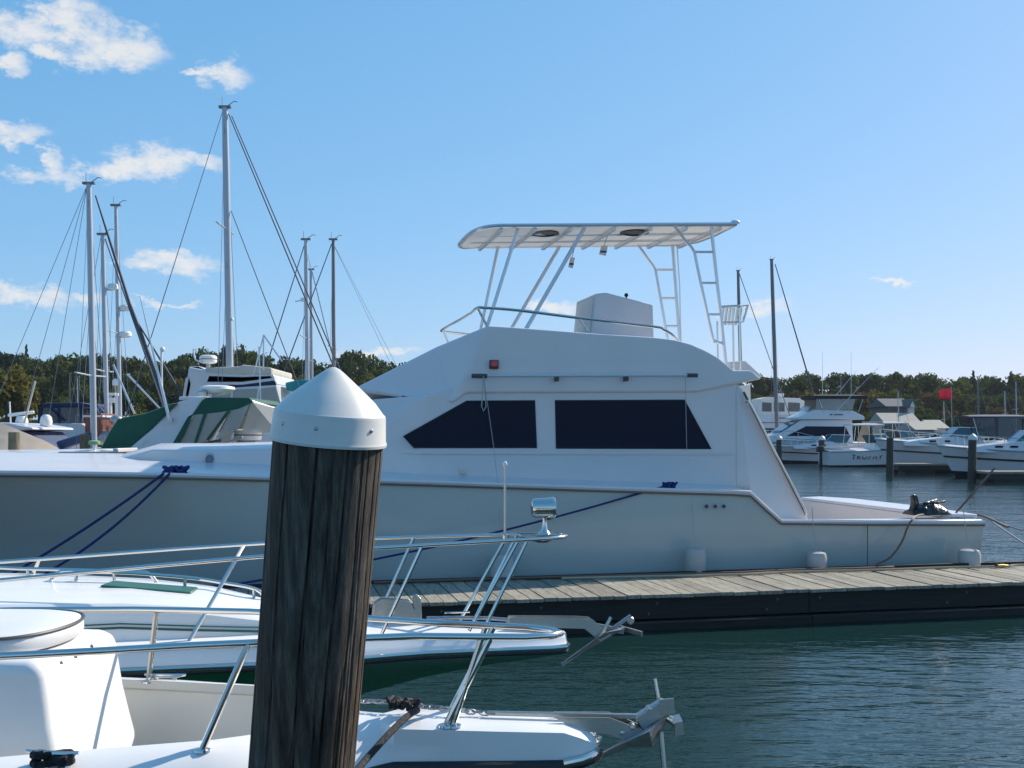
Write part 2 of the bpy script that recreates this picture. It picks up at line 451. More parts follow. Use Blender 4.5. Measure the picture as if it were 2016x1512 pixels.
def trunk_mesh(name, seed):
    r = random.Random(seed); mb = MB()
    mb.tube([(0, 0, 0), (.02, 0, .35), (-.01, .02, .7), (0, 0, 1.0), (0, .01, 1.4)], [.075, .06, .05, .04, .012], 8)
    for i in range(7):
        a = r.uniform(0, 6.28); z = r.uniform(.45, 1.05); l = r.uniform(.25, .5)
        d = Vector((math.cos(a), math.sin(a), .8)).normalized()
        mb.tube([(0, 0, z), Vector((0, 0, z)) + d * l * .5, Vector((0, 0, z + .06)) + d * l], [.028, .018, .006], 5)
    return mb.mesh(name, bark, fix=False)
CR = {'g': [crown_mesh('crown', leaf_green, s) for s in (1, 2, 3, 4, 5)], 'o': [crown_mesh('crown', leaf_olive, s) for s in (11, 12)],
      'r': [crown_mesh('crown', leaf_rust, s) for s in (21, 22)], 'd': [crown_mesh('crown', leaf_dark, s) for s in (31, 32)],
      'c': [crown_mesh('crown', leaf_dark, 41, 'conifer', 1500)], 'f': [crown_mesh('crown', leaf_green, 51, 'flat', 900)]}
TR = [trunk_mesh('trunk', s) for s in (1, 2, 3)]
def tree(px, ytop, D, wpx, kind, label, group=None, name='broadleaf_tree', base=None):
    """px, ytop: where the top shows in the photo; D: distance; wpx: crown width in photo px"""
    top = W(px, ytop, D); zb = base if base is not None else interp([(118, .1), (150, 1.1), (185, 2.6), (235, 4.0), (320, 4.5)], D)
    H = top.z - zb; rad = wpx / 2 / F * D
    root = thing(name, label, 'tree', (top.x, D, zb), rnd.uniform(0, 6.28), group, world_space=False)
    ch = (min(H * .95, max(rad * 2.1, H * .62)) if name != 'shoreline_shrub' else H) if kind != 'f' else H * .75
    t = bpy.data.objects.new('trunk', rnd.choice(TR)); COL.objects.link(t); t.parent = root
    s = (H - ch * .45) / 1.2; t.scale = (max(1.4, H * .35) * .9,) * 2 + (s,)
    c = bpy.data.objects.new('crown', rnd.choice(CR[kind])); COL.objects.link(c); c.parent = root
    c.scale = (rad, rad * rnd.uniform(.85, 1.1), ch / 2); c.location = (0, 0, H - ch)
    return root
SKY_L = [(-80, 700), (0, 696), (40, 690), (90, 698), (145, 693), (200, 696), (250, 700), (300, 704), (345, 704), (365, 690), (400, 678), (450, 676), (500, 688), (540, 690), (590, 702), (640, 704), (690, 690), (740, 694), (790, 716), (830, 735)]
SKY_R = [(1380, 745), (1480, 738), (1520, 735), (1570, 742), (1610, 730), (1660, 738), (1700, 730), (1740, 735), (1770, 734), (1800, 744), (1830, 733), (1870, 742), (1905, 738), (1935, 735), (1980, 742), (2016, 738), (2100, 736)]
def plant():
    for sky, x0, x1, side in ((SKY_L, -70, 840, 'left'), (SKY_R, 1400, 2090, 'right')):
        back = 'tree on the skyline of the wooded bank behind the masts at left' if side == 'left' else 'tree on the skyline of the wooded bank behind the boats at right'
        mid = 'tree halfway down the dense wooded bank behind the masts at left' if side == 'left' else 'tree halfway down the dense wooded bank behind the boats at right'
        frnt = 'tree at the foot of the dense wooded bank behind the masts at left' if side == 'left' else 'tree at the foot of the dense wooded bank behind the boats at right'
        rust = 'tree with rusty autumn leaves in the wooded bank at right'
        d0 = 0 if side == 'left' else 30
        px = x0
        while px < x1:
            w = rnd.uniform(52, 84)
            tree(px, interp(sky, px) + rnd.uniform(-7, 6), 215 + d0 + rnd.uniform(-12, 12), w, rnd.choice('ggggd'), back, f'skyline trees on the {side} bank'); px += w * .44
        px = x0
        while px < x1:
            w = rnd.uniform(46, 76); k = rnd.choice('ggggdo' if side == 'left' else 'gggogr')
            lab, grp = (rust, 'rusty autumn trees on the right bank') if k == 'r' else (mid, f'middle trees on the {side} bank')
            tree(px, interp(sky, px) + rnd.uniform(22, 42), 185 + d0 + rnd.uniform(-10, 10), w, k, lab, grp); px += w * .46
        px = x0
        while px < x1:
            w = rnd.uniform(44, 70); k = rnd.choice('gggdo' if side == 'left' else 'gggor')
            lab, grp = (rust, 'rusty autumn trees on the right bank') if k == 'r' else (frnt, f'front trees on the {side} bank')
            tree(px, interp(sky, px) + rnd.uniform(58, 84), 150 + d0 + rnd.uniform(-8, 8), w, k, lab, grp); px += w * .52
    for sky, x0, x1, side, d0 in ((SKY_L, -70, 700, 'left', 0), (SKY_R, 1430, 2090, 'right', 26)):
        px = x0
        while px < x1:
            w = rnd.uniform(34, 60)
            k = rnd.choice('gggod'); b0 = .0
            tree(px, 806 + rnd.uniform(-8, 14) + (6 if side == 'right' else 0), 131 + d0 + rnd.uniform(-3, 3), w, k, f'bushy shrub on the shoreline below the {side} wooded bank', f'shoreline shrubs on the {side} bank', name='shoreline_shrub', base=.0); px += w * .5
    tree(12, 714, 120, 96, 'o', 'tall yellow-green tree at the left edge in front of the wooded bank', base=.2)
    tree(48, 745, 122, 60, 'o', 'smaller yellow-green tree beside the taller one at the left edge', base=.2)
    tree(52, 681, 232, 30, 'c', 'thin spiky tree poking above the left skyline', name='spiky_tree')
    tree(1771, 722, 235, 46, 'f', 'flat-topped tree standing above the skyline at right', name='flat_topped_tree')
    tree(1722, 728, 236, 34, 'f', 'sparse round tree left of the flat-topped skyline tree', name='sparse_tree')
    tree(1916, 731, 240, 34, 'c', 'pointed evergreen rising above the skyline near the right edge', name='evergreen_tree')
    tree(1990, 733, 240, 34, 'c', 'pointed evergreen on the skyline nearest the right edge', name='evergreen_tree')
plant()

# ------------------------------------------------------------------ the white sportfishing yacht
TH = R(12.6)                                         # yacht and dock run away to the right by this angle
UU = Vector((math.cos(TH), math.sin(TH), 0)); VV = Vector((-math.sin(TH), math.cos(TH), 0))
_s = W(1950, 1030, 14.3); Y0 = Vector((_s.x, _s.y, 0))
BEAM = 4.8
def plane_pt(px, py, org, U_, V_, v):
    a = (px - HX) / F
    D = (v + org.dot(V_)) / (a * V_.x + V_.y)
    w = W(px, py, D)
    return Vector(((w - org).dot(U_), v, w.z))
def yp(px, py, v): return plane_pt(px, py, Y0, UU, VV, v)      # local: x = towards stern, y = away from the photographer, z up
HB = [(-16.3, .03), (-15.8, .42), (-15, .88), (-14, 1.36), (-13, 1.72), (-12, 1.98), (-11, 2.16), (-9.5, 2.33), (-8, 2.4), (-4, 2.4), (0, 2.27)]
def hb(u): return interp(HB, u)
def ysheer(px, py):
    v = 0
    for _ in range(6):
        p = yp(px, py, v); v = 2.4 - hb(p.x)
    return p
SH = sorted((ysheer(*q) for q in [(0, 934), (150, 935), (300, 937), (530, 943), (740, 949), (900, 954), (1100, 961), (1300, 967), (1440, 971), (1478, 974), (1508, 1002), (1537, 1028), (1700, 1030), (1950, 1031)]), key=lambda p: p.x)
SHZ = [(-16.3, SH[0].z + .22), (-14.2, SH[0].z + .09)] + [(p.x, p.z) for p in SH]
def shz(u): return interp(SHZ, u)
STA = [-16.3, -16.0, -15.6, -15, -14.2, -13.4, -12.5, -11.5, -10.5, -9.5, -8.5, -7.5, -6.5, -5.5, -4.5] + [p.x for p in SH if p.x > -4.4] + [-.6]
STA = sorted(set(round(x, 3) for x in STA)); STA[-1] = 0.0
def sec(u, n=9):
    """half section, keel to sheer: list of (du, half breadth, z)"""
    b = hb(u); z = shz(u); k = max(0, (-u - 8) / 8.3)
    rake = 1.9 * k ** 2
    out = [(rake * 1.0, 0.0, lerp(-.75, .0, k ** 3)), (rake * .95, b * lerp(.90, .18, k ** 1.2), lerp(.02, .35, k ** 2))]
    z0 = out[-1][2]; f0 = lerp(.925, .24, k ** 1.2)
    for i in range(1, n):
        t = i / (n - 1)
        fl = t ** lerp(1.0, 1.9, min(1, k * 1.6))
        out.append((rake * .95 * (1 - t), b * lerp(f0, 1, fl), lerp(z0 + .03, z, t)))
    return out
yacht = thing('sportfishing_yacht', 'large white sportfishing yacht with pale grey hull and tall flybridge hardtop beside the dock', 'yacht', tuple(Y0), TH, world_space=False)
CV = BEAM / 2
def yacht_hull():
    near = [[(u + d, CV - b, z) for d, b, z in sec(u)] for u in STA]
    far = [[(u + d, CV + b, z) for d, b, z in sec(u)] for u in STA]
    mb = MB(); mb.loft(near, ring_closed=False, cap=False); mb.loft(far, ring_closed=False, cap=False)
    n, f = near[-1], far[-1]
    mb.add(n + f[::-1][:-1], [tuple(range(len(n) + len(f) - 1))])          # transom
    hull = mb.build('hull', hullpaint, yacht, angle=30)
    for sgn in (-1, 1):                                                      # grey rub rail along the sheer
        pts = [(u, CV + sgn * (hb(u) + .012), shz(u) - .018) for u in STA]
        MB().tube(pts, .017, 6).build('rub_rail', midgrey, hull)
        MB().tube([(p[0], p[1] - sgn * .0, p[2] + .036) for p in pts], .028, 6).build('rub_rail', gel, hull)
    # small exhaust vents under the aft end of the side deck
    for px in (1391, 1408, 1425):
        p = yp(px, 997, -.01); MB().lathe([(.026, 0), (.026, .012), (.014, .014), (.012, .0)], p + Vector((0, .005, 0)), (0, -1, 0), 14).build('vent', midgrey, hull)
    p = yp(1706, 1072, -.003); q = yp(1706, 1034, -.003)
    MB().bar((p.x + .05, p.y + .06, .3), (q.x + .05, q.y + .06, q.z), .006, .01, (0, 1, 0)).build('seam', darkgrey, hull)
    # foredeck and side decks
    ud = [u for u in STA if u <= SH[[round(p.x, 3) for p in SH].index(round(ysheer(1478, 974).x, 3))].x + .01]
    mb = MB(); rings = []
    for u in ud:
        b = hb(u) - .004; z = shz(u) + .012; cam_ = .20 * min(1, b / 1.6)
        rings.append([(u, CV + b * t, z + cam_ * (1 - abs(t) ** 2.2)) for t in (-1, -.97, -.85, -.6, -.3, 0, .3, .6, .85, .97, 1)])
    mb.loft(rings, ring_closed=False, cap=False)
    mb.build('deck', gel, yacht)
    u1 = ysheer(1478, 974).x; z1 = shz(u1)
    # cockpit
    ub = yp(1450, 900, .5).x; zc = .92; ue = ysheer(1537, 1028).x
    for v0, v1 in ((CV - 2.36, .42), (4.38, CV + 2.36)):
        cap = MB(); cap.prism([(ue, v0, shz(-1) + .008), (-.02, v0 + (.1 if v0 < 1 else 0), shz(-.1) + .008), (-.02, v1, shz(-.1) + .008), (ue, v1, shz(-1) + .008)], (0, 0, .045))
        cap.build('gunwale', gel, yacht, bevel=.012)
    cp = MB(); cp.prism([(-.46, .40, .96), (-.012, .25, .96), (.03, 1.3, .985), (.03, 3.5, .985), (-.012, 4.55, .96), (-.46, 4.40, .96)], (0, 0, .05)); cp.build('transom_cap', gel, yacht, bevel=.015)
    ln = MB()
    ln.box(((ue - .46) / 2, .44, .62), (-.46 - ue, .03, .68)); ln.box(((ue - .46) / 2, 4.36, .62), (-.46 - ue, .03, .68)); ln.box((-.46, 2.4, .62), (.03, 3.9, .68))
    ln.build('cockpit_liner', gel, yacht)
    MB().box(((ub - .44) / 2, 2.4, .27), (-.46 - ub, 4.0, .04)).build('cockpit_sole', cream, yacht)
    MB().tube([(-1.9, 4.46, 1.06), (-1.5, 4.47, 1.075), (-.7, 4.47, 1.075)], .018, 6).build('toe_rail', darkgrey, yacht)
yacht_hull()
def sym(pts, extra=None):
    """pts: (px,py,v) outline of the near side; mirrored to the far side"""
    near = [yp(*p) for p in pts]
    far = [Vector((p.x, BEAM - p.y, p.z)) for p in near]
    return MB().pair(near, far)
def yacht_house():
    # trunk cabin on the foredeck
    near_top = [yp(228, 906, 1.55), yp(300, 886, 1.25), yp(420, 886, 1.05), yp(545, 883, .92), yp(760, 880, .8)]
    rings = []
    for p, hw in zip(near_top, (.12, .9, 1.15, 1.3, 1.5)):
        zb = shz(p.x) - .05
        n = p.y; top = p.z
        rings.append([(p.x, n - .02, zb), (p.x, n, top), (p.x, n + .12, top + .035), (p.x, 2.4, top + .075), (p.x, 4.8 - n - .12, top + .035), (p.x, 4.8 - n, top), (p.x, 4.8 - n + .02, zb)])
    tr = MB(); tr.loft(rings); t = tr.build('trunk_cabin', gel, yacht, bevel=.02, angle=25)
    c = yp(413, 904, 1.045)
    pt = MB().lathe([(.075, 0), (.078, .012), (.055, .018), (.052, .006)], c + Vector((0, .01, 0)), (0, -1, 0), 24).build('porthole', steel2, t)
    MB().lathe([(.052, 0), (.05, .01), (.0, .014)], c + Vector((0, .006, 0)), (0, -1, 0), 20).build('pane', mat('porthole_glass', (.12, .16, .24), .1), pt)
    # deckhouse
    side = [(822, 958), (1452, 985), (1452, 752), (919, 752), (838, 778)]
    front = [(735, 786, .86), (668, 836, 1.05), (620, 884, 1.0), (618, 952, .9)]
    near = [yp(x, y, .52) for x, y in side] + [yp(*p) for p in front]; n = len(near)
    far = [Vector((p.x, BEAM - p.y, p.z)) for p in near]
    caps = [(0, 1, 2, 3, 4), (4, 5, 6), (4, 6, 7), (4, 7, 8, 0)]
    hm = MB(); hm.add(near + far, caps + [tuple(i + n for i in c[::-1]) for c in caps] + [(i, (i + 1) % n, n + (i + 1) % n, n + i) for i in range(n)])
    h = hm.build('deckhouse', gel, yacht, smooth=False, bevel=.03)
    # aft wings running down to the cockpit sides
    w = [yp(*p) for p in [(1450, 752, .52), (1466, 772, .52), (1592, 1020, .46), (1585, 1030, .46), (1537, 1030, .40), (1478, 974, .40), (1450, 985, .52)]]
    for s in (0, 1):
        poly = w if s == 0 else [Vector((p.x, BEAM - p.y, p.z)) for p in w]
        MB().prism(poly, (0, .09 if s == 0 else -.09, 0)).build('wing', gel, yacht, smooth=False, bevel=.015)
    # window panels, flush black glass a few millimetres proud of the side
    for poly in ([(794, 860), (919, 790), (1053, 789), (1057, 881), (815, 881)], [(1093, 789), (1348, 788), (1400, 883), (1095, 882)]):
        vv = lambda x: .52 - .006
        near = [yp(x, y, .512) for x, y in poly]
        g = MB().prism(near, (0, .02, 0)).build('window', glassdark, yacht, smooth=False, bevel=.003)
        fr = near + [near[0]]
        MB().tube([p + Vector((0, .005, 0)) for p in near], .010, 4, closed=True).build('window_gasket', blackpl, g)
        far = [Vector((p.x, BEAM - p.y, p.z)) for p in near]
        MB().prism(far, (0, -.02, 0)).build('window', glassdark, yacht, smooth=False)
    # moulded seam under the windows
    MB().bar(yp(790, 893, .513), yp(1440, 895, .513), .008, .012, (0, 1, 0)).build('seam', gel2, h)
    # windscreen of the deckhouse (hidden from here by the piling and the brow)
    p = yp(912, 927, .5); sh = MB().box((p.x, .51, p.z), (.09, .03, .09)).build('shore_power_inlet', gel2, yacht, bevel=.01)
    MB().box((p.x, .492, p.z - .01), (.055, .01, .05)).build('cover', steel2, sh)
    # side deck lip at the step
    a, b = yp(1438, 971, -.01), yp(1478, 972, -.01)
    MB().bar(a + Vector((0, .06, .02)), b + Vector((0, .06, .02)), .16, .04).build('deck_lip', gel, yacht, bevel=.012)
    # aft bulkhead with its dark door window, seen past the wing
    zz = [yp(1450, 757, .5).z, .3]; ub = yp(1452, 900, .52).x
    MB().box((ub + .02, 2.4, (zz[0] + zz[1]) / 2), (.04, 3.7, zz[0] - zz[1])).build('aft_bulkhead', gel2, yacht)
    MB().box((ub + .045, 1.8, 1.7), (.012, .7, 1.5)).build('salon_door', glassdark, yacht)
    MB().box((ub + .045, 3.1, 2.1), (.012, 1.1, .6)).build('salon_window', glassdark, yacht)
    # far wing post closing the aft deck
    MB().prism([yp(1449, 762, 4.0), yp(1477, 757, 4.0), yp(1479, 812, 4.0), yp(1462, 812, 4.0)], (0, .12, 0)).build('cockpit_panel', cream, yacht)
    # handrail on the slanted edge of the near wing
    a = [yp(1468, 792, .44), yp(1478, 797, .42), yp(1530, 898, .40), yp(1583, 1000, .38), yp(1585, 1016, .38)]
    MB().tube(smooth_path(a, 4), .016, 8).build('handrail', steel, yacht)
    MB().bar(yp(1464, 772, .47), yp(1588, 1014, .44), .03, .02, (1, 0, 0)).build('wing_trim', darkgrey, yacht)
yacht_house()
def yacht_flybridge():
    side = [(962, 641), (1010, 644), (1090, 650), (1165, 656), (1290, 664), (1330, 669), (1360, 677), (1390, 690), (1415, 704), (1437, 722), (1446, 729), (1480, 729), (1501, 746), (1440, 758), (1404, 766), (1370, 772), (919, 774), (906, 784), (893, 792)]
    front = [(862, 793, .56), (791, 779, .80), (697, 765, 1.25), (745, 741, 1.10), (860, 683, .78)]
    near = [yp(x, y, .48) for x, y in side] + [yp(*p) for p in front]; n = len(near); k = len(side)
    far = [Vector((p.x, BEAM - p.y, p.z)) for p in near]
    caps = [tuple(range(k)), (k - 1, k, k + 4, 0), (k, k + 1, k + 3, k + 4), (k + 1, k + 2, k + 3)]
    fb = MB(); fb.add(near + far, caps + [tuple(i + n for i in c[::-1]) for c in caps] + [(i, (i + 1) % n, n + (i + 1) % n, n + i) for i in range(n)])
    f = fb.build('flybridge', gel, yacht, smooth=False, bevel=.035)
    # brow lip at the front
    MB().pair([yp(697, 764, 1.25), yp(792, 777, .80), yp(792, 783, .82), yp(706, 771, 1.25)], [Vector((p.x, BEAM - p.y, p.z)) for p in (yp(697, 764, 1.25), yp(792, 777, .80), yp(792, 783, .82), yp(706, 771, 1.25))]).build('brow', gel, yacht, smooth=False, bevel=.01)
    # aft coaming, far side
    MB().prism([yp(1432, 727, 2.6), yp(1437, 712, 2.6), (yp(1468, 710, 2.6)), yp(1503, 742, 2.6), yp(1480, 746, 2.6)], (0, 1.5, 0)).build('aft_coaming', gel, yacht, smooth=False, bevel=.02)
    # helm console under its cover
    q = [yp(1172, 578, 1.75), yp(1194, 576, 1.75), yp(1286, 600, 1.75), yp(1288, 672, 1.75), yp(1163, 672, 1.75)]
    hc = MB().prism(q, (0, .95, 0)).build('helm_cover', mat('helm_cover_vinyl', (.60, .58, .59), .6, noise=(3, (1, 1, 1), .05, 3)), yacht, smooth=False, bevel=.02)
    fq = [q[0] + Vector((-.006, .06, -.05)), q[4] + Vector((-.006, .06, .02))]; MB().prism([fq[0], fq[1], fq[1] + Vector((0, .83, 0)), fq[0] + Vector((0, .83, 0))], (-.008, 0, 0)).build('clear_panel', cwhite, hc, smooth=False)
    p = yp(1233, 581, 2.1); mb = MB(); mb.tube([p - Vector((0, 0, .12)), p], .012, 6); mb.ball(p, .03); mb.build('compass', blackpl, yacht)
    # pulpit rail around the front of the flybridge
    nr = [yp(940, 606, .95), yp(955, 606, .78), yp(1020, 611, .70), yp(1140, 626, .66), yp(1286, 643, .64), yp(1306, 649, .64), yp(1322, 658, .64), yp(1333, 670, .64)]
    fr = [Vector((p.x, BEAM - p.y, p.z)) for p in nr]
    ft = [yp(927, 616, 2.0), yp(926, 616.5, 2.4), Vector((yp(927, 616, 2.0).x, BEAM - 2.0, yp(927, 616, 2.0).z))]
    MB().tube(smooth_path(nr[::-1] + ft + fr, 5), .019, 8).build('flybridge_rail', steel, yacht)
    for a, b in (((940, 606, .95), (961, 643, .9)), ((1140, 626, .66), (1164, 658, .66))):
        A, B = yp(*a), yp(*b); MB().tube([A, B - Vector((0, 0, .02))], .016, 8).build('stanchion', steel, yacht)
        MB().tube([Vector((A.x, BEAM - A.y, A.z)), Vector((B.x, BEAM - B.y, B.z - .02))], .016, 8).build('stanchion', steel, yacht)
    # red port light
    p = yp(971, 718, .5); nl = MB().box((p.x, .455, p.z), (.11, .07, .11)).build('navigation_light', blackpl, yacht, bevel=.008)
    MB().box((p.x - .003, .415, p.z + .005), (.085, .03, .085)).build('lens', redlens, nl, bevel=.015)
    # outrigger pole stowed along the side
    og = [yp(932, 740, .36), yp(1370, 739, .36)]
    o = MB().tube(og, .017, 8).build('outrigger', alu, yacht)
    MB().tube([og[0] - Vector((.02, 0, 0)), og[0] + Vector((.17, 0, 0))], .028, 8).build('pole_base', darkgrey, o)
    MB().tube([og[1] - Vector((.12, 0, 0)), og[1] + Vector((.02, 0, 0))], .026, 8).build('pole_tip', darkgrey, o)
    for px in (1098, 1235):
        p = yp(px, 740, .36); MB().box(p + Vector((0, .06, -.03)), (.03, .14, .07)).build('bracket', darkgrey, o)
    r = MB(); r.tube([yp(952, 741, .33), yp(948, 800, .36), yp(952, 809, .40), yp(957, 800, .40), yp(953, 742, .36)], .007, 5)
    r.tube([yp(952, 741, .33), yp(962, 810, .40), yp(972, 880, .44), yp(979, 945, .1), yp(983, 960, -.02)], .004, 5); r.build('halyard', whiteRope, yacht)
    MB().tube([yp(1349, 742, .4), yp(1352, 885, .48)], .004, 5).build('halyard', whiteRope, yacht)
yacht_flybridge()
def yacht_hardtop():
    v1, v2 = 1.55, 3.20; vc = (v1 + v2) / 2
    za, zb_ = yp(985, 440, v1), yp(1449, 437, v1)
    def zt(u): return lerp(za.z, zb_.z, (u - za.x) / (zb_.x - za.x)) - .05 * max(0, (za.x - u) / .5) ** 1.5
    uf = yp(922, 455, vc - .35).x
    outl = []
    n = 14
    for i in range(n + 1):                                  # rounded front, near to far
        a = math.pi * i / n
        outl.append((za.x - (za.x - uf) * math.sin(a) ** .7, vc - (v2 - v1) / 2 * (1 if math.cos(a) > 0 else -1) * abs(math.cos(a)) ** .55))
    outl += [(zb_.x - .2, v2), (zb_.x - .1, v2 - .12), (zb_.x, v2 - .3), (zb_.x + .04, vc), (zb_.x, v1)]
    top = [Vector((u, v, zt(u))) for u, v in outl]
    t = MB().prism([p + Vector((0, 0, -.045)) for p in top], (0, 0, .03)).build('hardtop', cwhite, yacht, smooth=False)
    MB().tube([p - Vector((0, 0, .03)) for p in top], .030, 8, closed=True).build('frame', alu, t)
    for px in (975, 1040, 1108, 1192, 1262, 1330, 1395):
        u = yp(px, 455, 2).x
        MB().bar((u, v1 + .03, zt(u) - .075), (u, v2 - .03, zt(u) - .075), .045, .05).build('rib', alu, t)
    for k in (.36, .68):
        MB().bar((za.x - .2, lerp(v1, v2, k), zt(za.x) - .065), (zb_.x - .15, lerp(v1, v2, k), zt(zb_.x) - .065), .04, .03).build('stringer', alu, t)
    for px in (1072, 1249):
        c = yp(px, 452, 1.98); h = MB(); h.lathe([(.20, 0), (.21, .02), (.15, .035), (.14, .01)], (c.x, 1.98, zt(c.x) - .05), (0, 0, -1), 28)
        hh = h.build('speaker_ring', blackpl, t); MB().lathe([(.145, 0), (.14, .012), (0, .016)], (c.x, 1.98, zt(c.x) - .05), (0, 0, -1), 24).build('speaker_grille', darkgrey, hh)
    p = Vector(zb_) + Vector((.0, .02, 0)); MB().ball((p.x, p.y, p.z), .045, 10, 8, (1.6, 1, .8)).build('stern_light', plastic, t)
    A, B = v1 + .08, v2 - .08
    def leg(name, pts, v, r=.024):
        P = [yp(x, y, v) for x, y in pts]; d = (P[-1] - P[-2]).normalized(); P.append(P[-1] + d * .12)
        MB().tube(P if len(P) < 4 else P, r, 8).build(name, alu, yacht)
    leg('leg', [(1021, 446), (960, 640)], A); leg('leg', [(981, 484), (948, 641)], B)
    leg('leg', [(1152, 446), (1036, 647)], A, .028); leg('leg', [(1102, 484), (1008, 645)], B, .026)
    def ladder(P1, P2, rungs, v):
        l = MB().tube([yp(x, y, v) for x, y in P1], .026, 8).build('ladder_post', alu, yacht)
        MB().tube(smooth_path([yp(x, y, v) for x, y in P2], 3), .022, 8).build('ladder_post', alu, yacht)
        for a, b in rungs: MB().tube([yp(*a, v), yp(*b, v)], .018, 6).build('rung', alu, l)
    ladder([(1400, 444), (1409, 530), (1429, 716), (1431, 735)], [(1326, 443), (1350, 474), (1366, 494), (1372, 520), (1402, 660), (1409, 671), (1424, 678)], [((1367, 496), (1406, 496)), ((1379, 557), (1411, 557)), ((1393, 619), (1418, 619)), ((1407, 672), (1424, 678))], A)
    ladder([(1324, 482), (1338, 670), (1339, 690)], [(1256, 482), (1275, 508), (1289, 528), (1294, 550), (1314, 667), (1316, 690)], [((1290, 531), (1328, 531)), ((1301, 587), (1332, 587)), ((1311, 642), (1336, 642))], B)
    MB().tube([yp(1333, 484, B), yp(1338, 560, B), yp(1341, 690, B)], .012, 6).build('cable_conduit', alu, yacht)
    # hanging tags
    for (px, py, v, w, h) in ((1190, 492, 2.0, .10, .13), (1127, 516, 2.6, .07, .15)):
        c = yp(px, py, v); tg = MB(); tg.prism([(c.x - w / 2 - .03, v, c.z - h / 2), (c.x + w / 2 - .03, v, c.z - h / 2 - .02), (c.x + w / 2 + .01, v + .02, c.z + h / 2), (c.x - w / 2 + .01, v + .02, c.z + h / 2)], (0, .006, 0))
        g = tg.build('hanging_tag', cwhite, yacht, smooth=False)
        MB().tube([(c.x, v + .02, c.z + h / 2), (c.x + .06, v + .03, zt(c.x) - .08)], .006, 5).build('cord', whiteRope, g)
        MB().box((c.x - .015, v - .006, c.z - h * .2), (w * .95, .004, h * .2)).build('stripe', cblue, g)
    # rod rack (row of rod holders) behind the ladder
    v = 2.3
    rk = MB(); rk.tube([yp(1421, 604, v), yp(1455, 602, v)], .02, 6); rk.tube([yp(1455, 602, v), yp(1472, 600, v + .5), yp(1463, 632, v + .5), yp(1455, 634, v)], .02, 6); rk.tube([yp(1421, 635, v), yp(1455, 634, v)], .016, 6)
    rack = rk.build('rod_rack', steel, yacht)
    for i in range(6):
        a = yp(1424 + i * 7, 606, v + i * .05); b = yp(1420 + i * 7, 640, v + i * .05)
        MB().tube([a, b], .022, 8).build('rod_holder', plastic, rack)
    for px, y1, vv in ((1443, 722, v), (1455.5, 725, v), (1412, 700, v + .4)):
        MB().tube([yp(px, 606 if px > 1420 else 632, vv), yp(px + 2, y1 + 25, vv)], .014, 6).build('post', steel, rack)
yacht_hardtop()
def local_to_world(p): return Y0 + UU * p[0] + VV * p[1] + Vector((0, 0, p[2]))
def yw(px, py, v): return local_to_world(yp(px, py, v))

# ------------------------------------------------------------------ dock beside the yacht
ZD = .38
_d = Wz(1240, 1172, ZD); DO = Vector((_d.x, _d.y, 0)); DW = 1.5
def dw(u, v, z): return DO + UU * u + VV * v + Vector((0, 0, z))
def make_dock():
    dock = thing('floating_dock', 'weathered plank dock with dark timber sides running alongside the yacht', 'dock', tuple(DO), TH, world_space=False)
    u0, u1 = -9.0, 9.5; pw = .152; k = 0
    meshes = []
    for s in range(6):
        r = random.Random(s); w = .139; mb = MB()
        a = r.uniform(-.012, .012); b = r.uniform(-.01, .01)
        mb.prism([(-w / 2, a - .02, -.036), (w / 2, a - .02 + r.uniform(-.004, .004), -.036), (w / 2, DW + b, -.036), (-w / 2, DW + b, -.036)], (0, 0, .036 + r.uniform(-.003, .003)))
        meshes.append(mb.mesh('plank', plank, smooth=False))
    u = u0
    while u < u1:
        o = bpy.data.objects.new('plank', meshes[k % 6] if k % 5 else rnd.choice(meshes)); COL.objects.link(o); o.parent = dock
        o.location = (u + pw / 2, 0, ZD + rnd.uniform(-.002, .003)); o.rotation_euler = (rnd.uniform(-.003, .003), rnd.uniform(-.012, .012), rnd.uniform(-.004, .004))
        u += pw; k += 1
    L_ = u1 - u0; seg = 3.7; x = u0
    while x < u1 - .1:                                                       # skirt boards in butted lengths, upper and lower
        e = min(x + seg, u1)
        MB().box(((x + e) / 2, .045, ZD - .155), (e - x - .006, .06, .225)).build('skirt_board', fascia, dock, bevel=.006)
        MB().box(((x + e) / 2, .0, ZD - .335), (e - x - .006, .12, .10)).build('wale_timber', fascia, dock, bevel=.01)
        MB().box(((x + e) / 2, DW - .045, ZD - .155), (e - x - .006, .06, .225)).build('skirt_board', fascia, dock, bevel=.006)
        for du in (.35, 1.9, 3.3):
            if x + du > e: continue
            for dz in ((-.10, -.21) if du > 1 else (-.10,)):
                MB().lathe([(.0, .010), (.016, .008), (.018, 0), (.018, -.004)], (x + du + rnd.uniform(-.3, .3), .013, ZD + dz), (0, -1, 0), 8).build('bolt', boltm, dock)
        x += seg
    x = u0 + .3
    while x < u1 - 1:
        MB().box((x + .75, DW / 2, ZD - .34), (1.5, DW - .3, .55)).build('float', floatm, dock, bevel=.03); x += 2.3
    MB().bar((u0, DW - .03, ZD + .02), (u1 - 2.2, DW - .03, ZD + .02), .06, .035).build('edge_strip', fascia, dock)
    return dock
make_dock()

